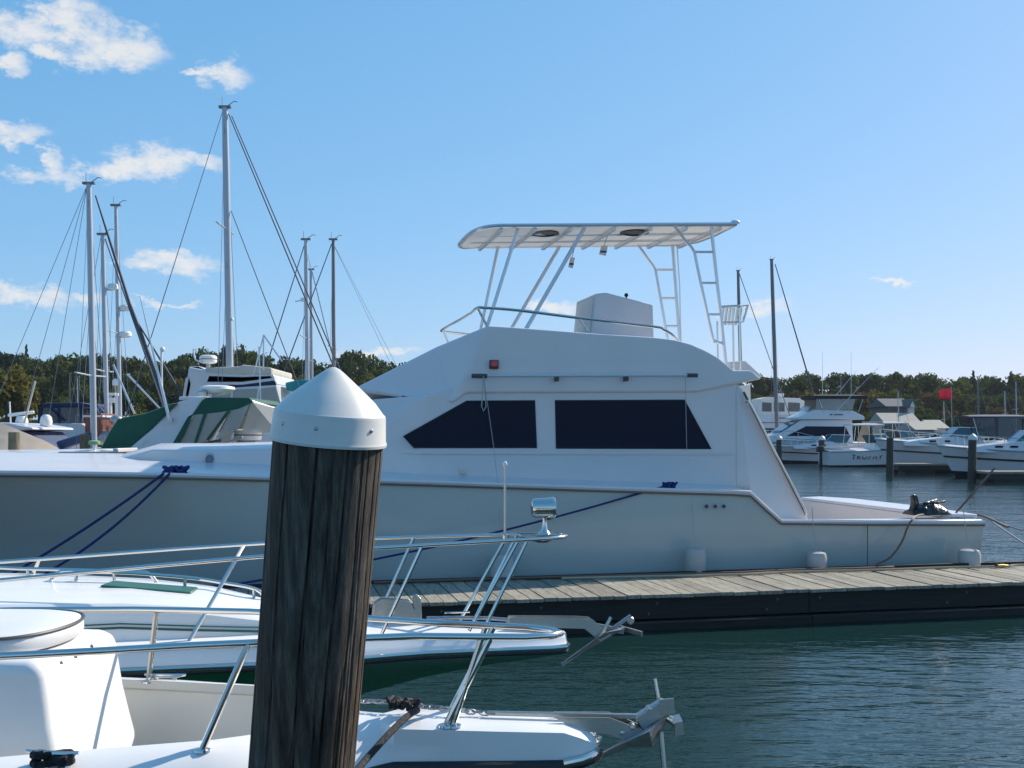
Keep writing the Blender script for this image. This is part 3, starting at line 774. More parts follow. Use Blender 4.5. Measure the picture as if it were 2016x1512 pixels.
# ------------------------------------------------------------------ things hanging from the yacht or lying on the dock
def fender(px, ytop, ybot, wpx, label):
    p = yp(px, ytop, -.11); q = yp(px, ybot, -.11); r = wpx / 2 / F * (W(px, ytop, 13.6).y)
    H = p.z - q.z + .1
    c = local_to_world((p.x, -.02 - r * .98, p.z - H))
    t = thing('fender', label, 'fender', tuple(c), TH, 'white fenders along the yacht', world_space=False)
    MB().lathe([(.02, 0), (r * .7, .02), (r, .07), (r, H - .07), (r * .86, H - .018), (r * .5, H - .002), (0, H)], (0, 0, 0), (0, 0, 1), 20).build('body', fend, t)
    MB().tube([(0, 0, H - .01), (0, r * .6, H + .25), (0, r * .94, .55 + H)], .005, 5).build('lanyard', whiteRope, t)
fender(986, 1090, 1142, 44, 'white fender low on the yacht hull behind the bow rail stanchions')
fender(1367, 1078, 1128, 40, 'square-shouldered white fender below the three hull vents')
fender(1605, 1085, 1120, 40, 'white fender below the forward end of the cockpit')
fender(1904, 1080, 1114, 44, 'white fender nearest the yacht stern corner')

def rope(name, pts, r, m, label, cat, n=6, path=True, k=5):
    o = MB().tube(smooth_path(pts, k) if path else pts, r, n).build(name, m)
    return tag(o, label, cat)
def cleat_knot(c, m, label, r=.018, L_=.24, ax=UU):
    """rope turns heaped round a cleat"""
    rr = random.Random(int(c.x * 100)); pts = []
    for i in range(46):
        a = i * .9; s = (i / 45 * 2 - 1) * L_ / 2
        pts.append(c + ax * (s + .03 * math.sin(a * 1.7)) + VV * (.055 * math.sin(a)) + Vector((0, 0, .045 + .04 * math.cos(a))))
    return tag(MB().tube(pts, r, 6).build('rope_coil', m), label, 'rope')
c1 = yw(345, 934, .30)
cleat_knot(c1, blueRope, 'blue rope wound on the bow cleat left of the big piling', .023, .26)
e1 = ysheer(322, 938); e1 = local_to_world((e1.x, e1.y - .03, e1.z + .03)); e1b = ysheer(334, 938); e1b = local_to_world((e1b.x, e1b.y - .03, e1b.z + .03))
rope('mooring_line', [c1 + Vector((-.08, -.02, .05))] + sag(e1, dw(-6.75, 1.25, ZD + .05), .05), .0155, blueRope, 'left of two blue mooring lines from the bow cleat to the dock', 'rope', path=False)
rope('mooring_line', [c1 + Vector((-.02, -.02, .05))] + sag(e1b, dw(-6.5, 1.2, ZD + .05), .16), .0155, blueRope, 'right, slacker blue mooring line from the bow cleat to the dock', 'rope', path=False)
c2 = yw(1318, 964, .08)
cleat_knot(c2, blueRope, 'blue rope wound on the side deck cleat under the long window', .016, .16)
e2 = dw(-4.6, 1.12, ZD + .03)
rope('spring_line', [c2 + Vector((-.05, -.06, .05)), c2 + Vector((-.25, -.13, .0))] + sag(c2 + Vector((-.45, -.18, -.05)), e2, .10)[1:], .0135, blueRope, 'long blue spring line crossing the grey hull down to the dock', 'rope', path=False)
# water hose over the cockpit side and along the dock edge
hp = [local_to_world((yp(1850, 1018, .5).x, .5, 1.0)), yw(1812, 1014, .25), yw(1797, 1022, -.03), yw(1786, 1040, -.06), yw(1775, 1068, -.06), yw(1752, 1098, -.08), yw(1722, 1114, -.16)]
for u_, v_ in ((4.0, 1.36), (3.4, 1.34), (2.6, 1.37), (1.9, 1.30), (1.2, 1.31), (.6, 1.34), (-.3, 1.37), (-1.5, 1.38), (-2.6, 1.36)): hp.append(dw(u_, v_, ZD + .03))
rope('water_hose', hp, .014, hosem, 'brown hose hanging over the cockpit side and lying along the dock', 'hose', 8)
h2 = [dw(u_, v_, ZD + .022) for u_, v_ in ((6.05, 1.22), (5.7, 1.24), (5.4, 1.17), (4.6, 1.22), (3.6, 1.19), (2.5, 1.25), (1.7, 1.17), (.6, 1.25), (-.4, 1.3))]
rope('dock_hose', h2, .016, hosem2, 'thin tan hose lying on the dock planks with a brass nozzle', 'hose', 6)
nz = thing('hose_nozzle', 'small brass and black nozzle at the end of the tan hose on the dock', 'nozzle', tuple(dw(5.42, 1.17, ZD + .002)), TH, world_space=False)
MB().tube([(-.10, 0, .022), (.02, 0, .024), (.10, .0, .022)], [.02, .024, .014], 8).build('barrel', brass, nz)
MB().tube([(-.06, 0, .03), (-.10, -.02, .06)], .02, 8).build('grip', blackpl, nz)
# black covered gear and poles in the cockpit
gb = thing('gear_bag', 'crumpled black cover over gear on the yacht cockpit side', 'cover', tuple(local_to_world((yp(1832, 1022, .4).x, .45, 1.0))), TH, world_space=False)
mb = MB(); rr = random.Random(3)
rings = []
for i in range(9):
    t = i / 8; x = lerp(-.30, .28, t); hgt = interp([(0, .05), (.12, .10), (.3, .15), (.5, .17), (.7, .15), (.85, .13), (1, .03)], t)
    rings.append([(x + rr.uniform(-.02, .02), math.cos(a) * .14 + rr.uniform(-.02, .02), max(-.005, math.sin(a) * hgt * (1 if math.sin(a) > 0 else .02)) + rr.uniform(-.008, .008) * (math.sin(a) > .1) + .006) for a in [2 * math.pi * k / 12 for k in range(12)]])
mb.loft(rings); mb.build('cover', mat('black_plastic_sheet', (.006, .006, .007), .28, bump=(14, (1, 1, 1), .9, .03)), gb)
mb = MB(); mb.pair([(-.30, -.05, .0), (-.25, -.06, .17), (-.285, -.04, .27), (-.235, -.03, .29), (-.19, -.05, .26), (-.16, -.05, .12), (-.14, -.06, .0)], [(-.30, .05, .0), (-.25, .04, .16), (-.275, .02, .26), (-.235, .03, .275), (-.20, .05, .25), (-.16, .05, .11), (-.14, .06, .0)]); mb.build('folded_flap', MATS['black_plastic_sheet'], gb, smooth=False, bevel=.015)
for i_, (x_, z_) in enumerate(((.02, .19), (.12, .17), (-.06, .16))): MB().bar((x_ - .12, -.06 + .05 * i_, z_ - .03), (x_ + .13, .05 - .06 * i_, z_ + .01), .05, .03).build('fold', MATS['black_plastic_sheet'], gb, bevel=.012)
rope('boat_hook', [yw(1868, 1026, .5), yw(1958, 922, .8)], .0135, teak, 'thin wooden pole leaning out over the yacht stern', 'pole', 6, False)
rope('stern_line', smooth_path([yw(1880, 1022, .6), yw(1900, 1014, .5), yw(1935, 1016, .3), yw(1984, 1038, -.4)], 4), .016, hosem, 'brown line looping off the yacht stern corner', 'rope', 6, False)
s0 = yw(1952, 1026, .3)
rope('stern_line', sag(s0, W(2100, 1120, 13.2), .02), .010, wire, 'lower of two dark stern lines running out of frame at right', 'rope', path=False)
rope('stern_line', sag(s0 + Vector((0, 0, .02)), W(2100, 1064, 15.5), .03), .010, wire, 'upper of two dark stern lines running out of frame at right', 'rope', path=False)
# ------------------------------------------------------------------ foreground piling
def make_piling():
    p_top = W(646, 868, 2.9); p_bot = W(594, 1512, 2.98)
    ax = (p_top - p_bot).normalized()
    base = p_top - ax * ((p_top.z + 1.0) / ax.z)
    t = thing('mooring_piling', 'tall weathered wooden piling with white cone cap in the foreground', 'piling', tuple(base))
    x = ax.orthogonal().normalized(); y = ax.cross(x)
    rr = random.Random(5); n = 288; Ltot = (p_top - base).length
    cracks = [(rr.uniform(0, 2 * math.pi), rr.uniform(.0, Ltot * .75), rr.uniform(.5, Ltot), rr.uniform(.002, .007), rr.uniform(0, 6)) for _ in range(34)]
    big = [(a, 0, Ltot + 1, .013, i * 1.3) for i, a in enumerate((1.05, 1.62, 2.1, 2.75, 3.35, 3.95, 4.45, 4.75, 5.35, 5.8))]
    rows = 150; rings = []
    for j in range(rows + 1):
        s = Ltot * (j / rows) ** .85 if j else 0
        r0 = lerp(.140, .1495, s / Ltot); c = base + ax * s; ring = []
        for k in range(n):
            a = 2 * math.pi * k / n
            r = r0 + .0022 * math.sin(3 * a + s * .8) + .0008 * math.sin(8 * a + 1.3 * s)
            for ca, s0, l, dp, ph in cracks + big:
                if s0 - .001 <= s <= s0 + l:
                    aa = ca + .05 * math.sin(s * 1.7 + ph) + .012 * math.sin(s * 9 + ph)
                    d = abs((a - aa + math.pi) % (2 * math.pi) - math.pi)
                    wd = .022
                    if d < wd: r -= dp * (1 - d / wd) * min(1, (s - s0) / .15 + .2, (s0 + l - s) / .15 + .2)
            ring.append(c + (x * math.cos(a) + y * math.sin(a)) * r)
        rings.append(ring)
    m = bpy.data.materials.new('weathered_piling_timber'); m.use_nodes = True; nt = m.node_tree; N = nt.nodes.new; L = nt.links.new
    b = nt.nodes['Principled BSDF']; b.inputs['Roughness'].default_value = .88; b.inputs['Specular IOR Level'].default_value = .25
    tc = N('ShaderNodeTexCoord')
    def nz(sc, st, det, ro=.62):
        mp = N('ShaderNodeMapping'); mp.inputs['Scale'].default_value = st; mp.inputs['Rotation'].default_value = (0, -.08, 0); L(tc.outputs['Object'], mp.inputs[0])
        q = N('ShaderNodeTexNoise'); q.inputs['Scale'].default_value = sc; q.inputs['Detail'].default_value = det; q.inputs['Roughness'].default_value = ro; L(mp.outputs[0], q.inputs['Vector']); return q.outputs['Fac']
    grain = nz(34, (1, 1, .075), 9, .72); blot = nz(7, (1, 1, .30), 6, .7); fine = nz(150, (1, 1, .07), 6, .7)
    cr = N('ShaderNodeValToRGB'); e = cr.color_ramp.elements
    e[0].position = .34; e[0].color = (.032, .028, .025, 1); e[1].position = .68; e[1].color = (.195, .172, .150, 1)
    q = cr.color_ramp.elements.new(.5); q.color = (.082, .072, .063, 1)
    L(grain, cr.inputs[0])
    cr2 = N('ShaderNodeValToRGB'); f = cr2.color_ramp.elements; f[0].position = .35; f[0].color = (.72, .69, .66, 1); f[1].position = .68; f[1].color = (1.25, 1.2, 1.15, 1); L(blot, cr2.inputs[0])
    mx = N('ShaderNodeMix'); mx.data_type = 'RGBA'; mx.blend_type = 'MULTIPLY'; mx.inputs['Factor'].default_value = 1; L(cr.outputs[0], mx.inputs['A']); L(cr2.outputs[0], mx.inputs['B'])
    # iron-brown stain towards one side of the post
    stain = nz(2.2, (1, 1, .4), 3); mr = N('ShaderNodeMapRange'); mr.inputs['From Min'].default_value = .52; mr.inputs['From Max'].default_value = .72; L(stain, mr.inputs['Value'])
    mx2 = N('ShaderNodeMix'); mx2.data_type = 'RGBA'; mx2.blend_type = 'MULTIPLY'; L(mr.outputs[0], mx2.inputs['Factor']); L(mx.outputs['Result'], mx2.inputs['A']); mx2.inputs['B'].default_value = (1.05, .80, .68, 1)
    L(mx2.outputs['Result'], b.inputs['Base Color'])
    ad = N('ShaderNodeMath'); ad.operation = 'ADD'; L(grain, ad.inputs[0]); L(fine, ad.inputs[1])
    bp = N('ShaderNodeBump'); bp.inputs['Strength'].default_value = .75; bp.inputs['Distance'].default_value = .006; L(ad.outputs[0], bp.inputs['Height']); L(bp.outputs[0], b.inputs['Normal'])
    MB().loft(rings).build('post', m, t, angle=50)
    R_ = .1565
    c = p_top - ax * .0
    prof = [(R_ - .012, .006), (R_ - .004, -.003), (R_ + .002, -.003), (R_ + .0025, .004), (R_ - .001, .012), (R_ - .006, .072), (R_ - .008, .079), (R_ - .014, .084), (.118, .113), (.072, .152), (.030, .186), (.016, .196), (.006, .2005), (0, .2015)]
    cp = MB().lathe(prof, c, ax, 96).build('cap', cappl, t, angle=22)
    for a in (-1.62, -2.32, -.6, 1.5):
        d = None
        v = (Vector((math.cos(a), math.sin(a), 0))); v = (v - ax * v.dot(ax)).normalized()
        MB().lathe([(.0055, -.004), (.0055, .002), (.003, .0035), (0, .0025)], c + ax * .046 + v * (R_ - .004), v, 10).build('screw', steel2, cp)
make_piling()

# ------------------------------------------------------------------ green-striped cruiser (middle foreground)
AT = R(11); AU = Vector((math.cos(AT), math.sin(AT), 0)); AV = Vector((-math.sin(AT), math.cos(AT), 0))
A0 = Vector(((1110 - HX) / F * 6.8, 6.8, 0))
def ap(px, py, v):
    p = plane_pt(px, py, A0, AU, AV, v); return p                      # local: x towards bow (negative aft), y away, z up
def cruiser_a():
    t = thing('motor_cruiser', 'white motor cruiser with green stripes and dark green hull in the middle foreground', 'boat', tuple(A0), AT, world_space=False)
    ws = [(0, .10), (.03, .17), (.12, .20), (.5, .22), (.9, .255), (1.1, .31), (1.4, .41), (1.9, .55), (2.6, .70), (3.5, .90), (5, 1.15), (7.2, 1.22)]
    zs = [(0, .775), (.8, .785), (1.4, .80), (2, .825), (2.6, .85), (3.5, .865), (7.2, .84)]
    kz = [(0, .70), (.5, .65), (.9, .59), (1.25, .51), (1.7, .32), (2.2, .08), (2.8, -.15), (3.5, -.4), (7.2, -.45)]
    S = [0, .03, .12, .3, .5, .7, .9, 1.1, 1.25, 1.4, 1.65, 1.9, 2.2, 2.6, 3.0, 3.5, 4.2, 5, 6, 7.2]
    hull, band, deck = [], [], []
    for s in S:
        w, z, k = interp(ws, s), interp(zs, s), interp(kz, s)
        f = min(1, max(0, (s - .9) / 2.5))
        h = [(-s, 0, k)]
        for i in range(1, 6):
            q = i / 5; h.append((-s, -w * (lerp(.12, .6, f) + (1 - lerp(.12, .6, f)) * q ** lerp(1.2, 1.7, f)) * (1 if s > .06 else .95), lerp(k + .02, z - .02, q ** .8)))
        hull.append(h)
        hb_ = lerp(.055, .118, min(1, s / 2))
        band.append([(-s, -w - .002, z - .02), (-s, -w - .004, z + .02), (-s, -w * .985 + .012, z + hb_ * .6), (-s, -w * .97 + .025, z + hb_)])
        crown = lerp(.02, .06, min(1, s / 1.2))
        deck.append([(-s, -w * .97 + .025, z + hb_), (-s, -w * .93 + .03, z + hb_ + .012), (-s, -w * .55, z + hb_ + crown * .6), (-s, 0, z + hb_ + crown)])
    def both(rows): return [[*r, *[(x, -y, z) for x, y, z in r[::-1]]] for r in rows]
    def mir(rows): return [[(x, -y, z) for x, y, z in r] for r in rows]
    hm = MB(); hm.loft(hull, cap=False, ring_closed=False); hm.loft(mir(hull), cap=False, ring_closed=False)
    e = hull[-1]; hm.add(e + mir([e])[0][::-1][:-1], [tuple(range(2 * len(e) - 1))])
    H = hm.build('hull', greenhull, t)
    # white sheer band and deck
    bm_ = MB(); bm_.loft(band, cap=False, ring_closed=False); bm_.loft(mir(band), cap=False, ring_closed=False)
    e = band[0]; bm_.add(e + mir([e])[0][::-1], [tuple(range(8))])
    bm_.build('sheer_band', gelf, t)
    dk_ = MB(); dk_.loft([r + [(x, -y, z) for x, y, z in r[::-1][1:]] for r in deck], cap=False, ring_closed=False); dk_.build('deck', gelf, t)
    for sg in (-1, 1):
        MB().tube([(-s, sg * (interp(ws, s) + .006), interp(zs, s) + .006) for s in S], .016, 8).build('rub_rail', steel, H)
        MB().tube([(-s, sg * (interp(ws, s) + .002), interp(zs, s) - .022) for s in S], .012, 6).build('rub_rail', blackpaint, H)
        MB().tube([(-s, sg * (interp(ws, s) * .975 - .014), interp(zs, s) + lerp(.055, .118, min(1, s / 2)) * .93) for s in S if s > 1.5], .008, 6).build('stripe', greenstripe, t)
    # raised cabin trunk with sloping top
    def zedge(s): return interp(zs, s) + .115
    rings = []
    for s, wf, hz in ((1.55, .55, .02), (1.75, .66, .10), (2.2, .76, .185), (2.6, .80, .215), (3.2, .82, .235), (4.2, .82, .26), (5.2, .82, .42)):
        w = interp(ws, s) * wf; z0 = zedge(s)
        rings.append([(-s, -w, z0 - .02), (-s, -w * .97, z0 + hz * .82), (-s, -w * .91, z0 + hz), (-s, 0, z0 + hz + .05), (-s, w * .91, z0 + hz), (-s, w * .97, z0 + hz * .82), (-s, w, z0 - .02)])
    tk = MB().loft(rings).build('cabin_trunk', gelf, t, angle=30)
    for dz, r_ in ((.0, .007), (.022, .004)):
        MB().tube([(-s, -interp(ws, s) * interp([(1.75, .66), (2.2, .76), (2.6, .80), (3.2, .82), (5, .82)], s) * .985 - .004, zedge(s) + interp([(1.7, .03), (2.6, .09), (5, .09)], s) + dz) for s in (1.8, 2.2, 2.6, 3.2, 4.2, 5)], r_, 6).build('pinstripe', greenstripe, tk)
    # green tinted hatch lying on the cabin top
    TK = [(1.75, .66, .10), (2.2, .76, .185), (2.6, .80, .215), (3.2, .82, .235), (4.2, .82, .26)]
    def tz(s, v):
        w = interp(ws, s) * interp([(a_, b_) for a_, b_, _ in TK], s) * .91; return zedge(s) + interp([(a_, c_) for a_, _, c_ in TK], s) + .05 * max(0, 1 - abs(v) / w)
    sa, sb = -ap(200, 1162, -.12).x, -ap(388, 1172, -.12).x
    q = [(-sa, -.17, tz(sa, -.17)), (-sa + .05, -.05, tz(sa, -.05)), (-sb, -.05, tz(sb, -.05)), (-sb - .03, -.17, tz(sb, -.17))]
    MB().prism(q, (0, 0, .014)).build('hatch', greenstripe, t, bevel=.008)
    for vv, x0, x1, posts in ((.10, -40, 309, (55, 225)), (-.02, 100, 524, (150, 364, 500))):
        s0, s1 = -ap(x0, 1140, vv).x, -ap(x1, 1155, vv).x
        P = [(-s_, vv, tz(s_, vv) + (.055 if 0 < i < 8 else .0)) for i, s_ in enumerate([s0] + [lerp(s0 - .06, s1 + .06, j / 6) for j in range(7)] + [s1])]
        g = MB().tube(smooth_path(P, 3), .0105, 8).build('grab_rail', steel, t)
        for x in posts:
            s_ = -ap(x, 1145, vv).x; MB().tube([(-s_, vv, tz(s_, vv) + .055), (-s_, vv, tz(s_, vv))], .010, 6).build('post', steel, g)
    # bow rail
    hw = [(0, 0), (.05, .09), (.16, .15), (.5, .20), (.9, .25), (1.6, .34), (2.4, .43), (3.4, .52), (5, .62)]
    rz = [(0, 1.455), (.6, 1.445), (1.6, 1.42), (2.4, 1.375), (3.4, 1.31), (5, 1.22)]
    SS = [5, 4.2, 3.4, 2.8, 2.4, 1.9, 1.5, 1.1, .8, .5, .3, .16, .09, .05, .02, 0]
    nr = [(-s + .02, -interp(hw, s), interp(rz, s)) for s in SS]; fr = [(x, -y, z) for x, y, z in nr[::-1][1:]]
    MB().tube(nr + fr, .0125, 10).build('bow_rail', steel, t)
    def stan(s_top, s_bot, sg, w_bot, zb):
        a = Vector((-s_top, sg * interp(hw, s_top), interp(rz, s_top))); b = Vector((-s_bot, sg * w_bot, zb))
        MB().tube([a, b], .0115, 8).build('stanchion', steel, t)
    for st_, sb, w_ in ((.33, .64, .19), (.93, 1.17, .24), (2.0, 2.25, .53), (3.25, 3.45, .80)):
        for sg in (-1, 1): stan(st_, sb, sg, w_, interp(zs, sb) + .12)
    # second leg doubling the foremost stanchions
    for sg in (-1, 1): stan(.27, .57, sg, .18, interp(zs, .57) + .08)
    # staff light, searchlight and its platform on the rail tip
    b = ap(994, 1058, 0); tp = ap(994, 914, 0)
    l = MB().tube([b - Vector((0, 0, .03)), tp], .0085, 8).build('light_staff', steel2, t); MB().ball(tp, .016, 10, 8, (1, 1, 1.3)).build('bulb', glow, l)
    MB().lathe([(.017, 0), (.017, .05), (.010, .055)], b - Vector((0, 0, .035)), (0, 0, 1), 10).build('staff_clamp', steel, l)
    c = ap(1072, 1050, 0)
    pl = MB().prism([(c.x - .17, -.06, c.z - .015), (c.x + .10, -.045, c.z - .015), (c.x + .10, .045, c.z - .015), (c.x - .17, .06, c.z - .015)], (0, 0, .015)).build('light_platform', steel, t, bevel=.004)
    sp = MB().lathe([(.04, 0), (.028, .015), (.018, .03), (.014, .08), (.02, .11)], (c.x, 0, c.z), (0, 0, 1), 14).build('searchlight_base', steel, t)
    q = ap(1072, 1000, 0)
    MB().lathe([(.03, -.088), (.056, -.078), (.064, -.055), (.0655, .03), (.068, .038), (.069, .062), (.066, .068), (.061, .060)], q, (1, -.12, .02), 28).build('searchlight', steel, t)
    MB().lathe([(.062, .058), (.05, .066), (0, .072)], q, (1, -.12, .02), 24).build('lamp_lens', glow, t)
    MB().tube(smooth_path([(c.x - .16, .0, c.z - .02), (c.x - .02, -.05, c.z - .05), (c.x + .09, .0, c.z - .015)], 5), .006, 6).build('cable', blackpl, t)
    # anchor chock plate on the pulpit, roller channel
    pz = [ap(*q_, -.01) for q_ in ((733, 1222), (737, 1190), (752, 1180), (808, 1184), (812, 1196), (817, 1200), (815, 1180), (822, 1174), (829, 1178), (831, 1222))]
    MB().prism(pz, (0, .02, 0)).build('chock_plate', steel2, t, bevel=.003)
    MB().prism([p_ + Vector((0, .09, 0)) for p_ in pz], (0, .02, 0)).build('chock_plate', steel2, t, bevel=.003)
    rl = [ap(*q_, -.045) for q_ in ((1006, 1216), (1140, 1217), (1166, 1219), (1204, 1250), (1182, 1263), (1152, 1238), (1000, 1234))]
    r1 = MB().prism(rl, (0, .008, 0)).build('roller_cheek', steel2, t); MB().prism([p_ + Vector((0, .085, 0)) for p_ in rl], (0, .008, 0)).build('roller_cheek', steel2, t)
    MB().lathe([(.03, -.04), (.02, 0), (.03, .04)], ap(1186, 1246, 0), (0, 1, 0), 14).build('roller', blackpl, r1)
    MB().tube([ap(840, 1217, .02), ap(900, 1216, .0), ap(960, 1217, 0), ap(1020, 1222, 0)], .012, 6).build('anchor_rode', galv, t)
    # cleat on pulpit
    cc = ap(900, 1215, .06); MB().tube([cc + Vector((-.08, 0, .03)), cc + Vector((.08, 0, .03))], [.006, .006], 6).build('cleat', steel, t)
    # anchor resting in the roller
    an = thing('anchor', 'plough anchor hanging off the bow of the green-striped cruiser', 'anchor', tuple(A0 + AU * .2 + Vector((0, 0, .7))), AT, world_space=False)
    o = Vector((.2, 0, .7))
    P = lambda x, y, v: ap(x, y, v) - o
    MB().bar(P(1150, 1228, 0), P(1228, 1243, 0), .016, .035, (0, 0, 1)).build('shank', galv, an)
    MB().bar(P(1106, 1309, -.01), P(1242, 1212, -.01), .022, .012, (0, 1, 0)).build('fluke_edge', galv, an)
    MB().pair([P(1108, 1308, -.01), P(1190, 1246, -.10), P(1222, 1240, -.16), P(1232, 1232, -.03)], [P(1110, 1306, .01), P(1190, 1250, .0), P(1222, 1244, .0), P(1232, 1236, 0)]).build('fluke', galv, an, smooth=False)
    MB().pair([P(1108, 1308, .01), P(1190, 1250, .10), P(1222, 1244, .16), P(1232, 1232, .03)], [P(1110, 1304, -.005), P(1190, 1252, .01), P(1222, 1246, .02), P(1232, 1236, .0)]).build('fluke', galv, an, smooth=False)
    MB().bar(P(1222, 1236, .1), P(1264, 1248, -.08), .012, .03).build('stock', galv, an)
    MB().tube([P(1178, 1260, -.05), P(1203, 1215, -.05)], .011, 8).build('pin', steel2, an)
    MB().lathe([(.02, 0), (.026, .008), (.02, .016)], P(1242, 1222, -.02), (0, 1, 0), 12).build('shackle', steel2, an)
cruiser_a()

# ------------------------------------------------------------------ centre console boat (near foreground)
BT = R(-2); BU = Vector((math.cos(BT), math.sin(BT), 0)); BV = Vector((-math.sin(BT), math.cos(BT), 0))
B0 = Vector(((1176 - HX) / F * 3.76, 3.76, 0))
def bp_(px, py, v): return plane_pt(px, py, B0, BU, BV, v)
def console_b():
    t = thing('centre_console_boat', 'white centre console boat with padded console seat at the lower left', 'boat', tuple(B0), BT, world_space=False)
    ws = [(0, .06), (.02, .10), (.06, .125), (.3, .135), (.70, .145), (.80, .20), (.9, .32), (1.05, .46), (1.3, .60), (1.7, .78), (2.2, .92), (3, 1.06), (4.5, 1.15), (6.2, 1.15)]
    wi = [(.9, .0), (1.05, .12), (1.15, .30), (1.25, .36), (1.7, .475), (2.1, .58), (2.6, .68), (3.5, .82), (4.5, .90), (6.0, .90)]
    zt = [(0, 1.03), (.02, 1.055), (.10, 1.092), (.7, 1.105), (1.2, 1.115), (1.7, 1.105), (2.2, 1.09), (3.5, 1.03), (6.2, 1.0)]       # crown / inner edge height
    zo = [(0, 1.0), (.12, .975), (.7, .968), (.82, .955), (.95, .94), (1.2, .925), (1.7, .915), (2.2, .91), (3.5, .88), (6.2, .86)]   # outer edge (rub rail)
    kz = [(0, .94), (.5, .88), (.9, .74), (1.3, .45), (1.8, .05), (2.3, -.25), (3, -.4), (6.2, -.4)]
    S = [0, .02, .06, .12, .3, .5, .7, .76, .82, .9, .97, 1.05, 1.15, 1.25, 1.45, 1.7, 2.0, 2.3, 2.6, 3, 3.5, 4.5, 5.4, 6.2]
    mir = lambda rows: [[(x, -y, z) for x, y, z in r] for r in rows]
    hull, cap = [], []
    for s in S:
        w, z, k = interp(ws, s), interp(zo, s), interp(kz, s)
        f = min(1, max(0, (s - .7) / 2.2)); h = [(-s, 0, k)]
        for i in range(1, 6):
            q = i / 5; h.append((-s, -w * lerp(lerp(.5, .62, f), 1, q ** 1.6), lerp(k + .01, z, q)))
        hull.append(h)
        top = interp(zt, s); inn = interp(wi, s) if s >= .9 else 0
        row = [(-s, -w, z)]
        for i in range(1, 9):
            q = i / 8
            if s < .76:      # pulpit: upright side, flat top
                row.append((-s, -w * (1 - .04 * q) if q < .8 else -w * (1 - .9 * (q - .8) / .2 * 1.0 - .03) if q < 1 else 0, lerp(z, top - .012, min(1, q / .75)) if q < .8 else top))
            else:
                row.append((-s, -lerp(w, inn, q ** 1.15), z + (top - z) * math.sin(q * math.pi / 2) ** .85))
        cap.append(row)
    hm = MB(); hm.loft(hull, cap=False, ring_closed=False); hm.loft(mir(hull), cap=False, ring_closed=False)
    e = hull[-1]; hm.add(e + mir([e])[0][::-1][:-1], [tuple(range(2 * len(e) - 1))]); e = hull[0]; hm.add(e + mir([e])[0][::-1][:-1], [tuple(range(2 * len(e) - 1))])
    H = hm.build('hull', gelf, t, angle=30)
    dm = MB(); dm.loft(cap, cap=False, ring_closed=False); dm.loft(mir(cap), cap=False, ring_closed=False); e = cap[0]; dm.add(e + mir([e])[0][::-1][1:], [tuple(range(2 * len(e) - 1))])
    dm.build('deck', gelf, t, angle=32)
    for sg in (-1, 1):
        MB().tube([(-s, sg * (interp(ws, s) + .004), interp(zo, s) - .004) for s in S], .021, 8).build('rub_rail', blackpaint, H)
        MB().tube([(-s, sg * (interp(ws, s) + .018), interp(zo, s) + .010) for s in S if s < .2], .012, 8).build('bow_trim', steel, H)
    # cockpit inner sides and floor
    for sg in (-1, 1):
        rows = [[(-s, sg * interp(wi, s), interp(zt, s) - .001), (-s, sg * (interp(wi, s) + .01), interp(zt, s) - .035), (-s, sg * (interp(wi, s) + .04), interp(zt, s) - .05), (-s, sg * (interp(wi, s) + .05), .38)] for s in S if s >= 1.05]
        MB().loft(rows, cap=False, ring_closed=False).build('cockpit_side', cream, t, angle=30)
    fl = [s for s in S if s >= 1.05]
    MB().loft([[(-s, -interp(wi, s) - .05, .38), (-s, interp(wi, s) + .05, .38)] for s in fl], cap=False, ring_closed=False).build('cockpit_sole', cream, t)
    # console with seat in front
    cx = bp_(262, 1480, 0).x
    prof = [(-1.9, .42), (-1.9 + .0, .42)]
    fx = lambda px, py: bp_(px, py, .28)
    front = [bp_(x_, y_, v_) for x_, y_, v_ in ((266, 1500, .28), (262, 1440, .28), (252, 1400, .28), (234, 1352, .25), (212, 1312, .18), (192, 1284, .11), (180, 1264, .08), (150, 1258, .08), (-60, 1252, .08))]
    base = [Vector((front[0].x + .01, 0, .38))]
    poly = [Vector((p.x, 0, p.z)) for p in base + front] + [Vector((front[-1].x - .75, 0, front[-1].z)), Vector((front[-1].x - .75, 0, .38))]
    cm = MB(); cm.pair([Vector((p.x, -.33 + .04 * max(0, p.z - .9), p.z)) for p in poly], [Vector((p.x, .33 - .04 * max(0, p.z - .9), p.z)) for p in poly])
    con = cm.build('console', gelf, t, smooth=True, bevel=.0, angle=24); bv = con.modifiers.new('bevel', 'BEVEL'); bv.width = .07; bv.segments = 5; bv.limit_method = 'ANGLE'; bv.angle_limit = R(50); con.data.set_sharp_from_angle(angle=R(80))
    for px, py in ((146, 1294), (165, 1283), (178, 1273), (118, 1306)):
        p = bp_(px, py, -.345); MB().lathe([(.006, 0), (.0055, .003), (0, .005)], p + Vector((0, .012, 0)), (0, -1, 0), 10).build('snap', steel2, con)
    # cushion: rounded front in plan, domed top, dark piping
    cz = bp_(60, 1262, -.1).z
    def cush(z, gr):
        pts = []; x1 = bp_(163, 1255, .10).x + gr; x0 = x1 - .95
        for i in range(25):
            a = -math.pi / 2 + math.pi * i / 24
            pts.append((x1 - .30 + (.30) * math.cos(a) ** .6 if math.cos(a) > 1e-6 else x1 - .30, (.30 + gr) * math.sin(a), z))
        return pts + [(x0, .30 + gr, z), (x0, -.30 - gr, z)]
    hgt = .05
    rings = [cush(cz - .022, -.02), cush(cz - .016, -.004), cush(cz - .0, .006), cush(cz + hgt * .6, .004), cush(cz + hgt * .85, -.004), cush(cz + hgt, -.03), [(x * .5 + (bp_(30, 1240, -.1).x) * .5, y * .5, z) for x, y, z in cush(cz + hgt + .012, -.05)]]
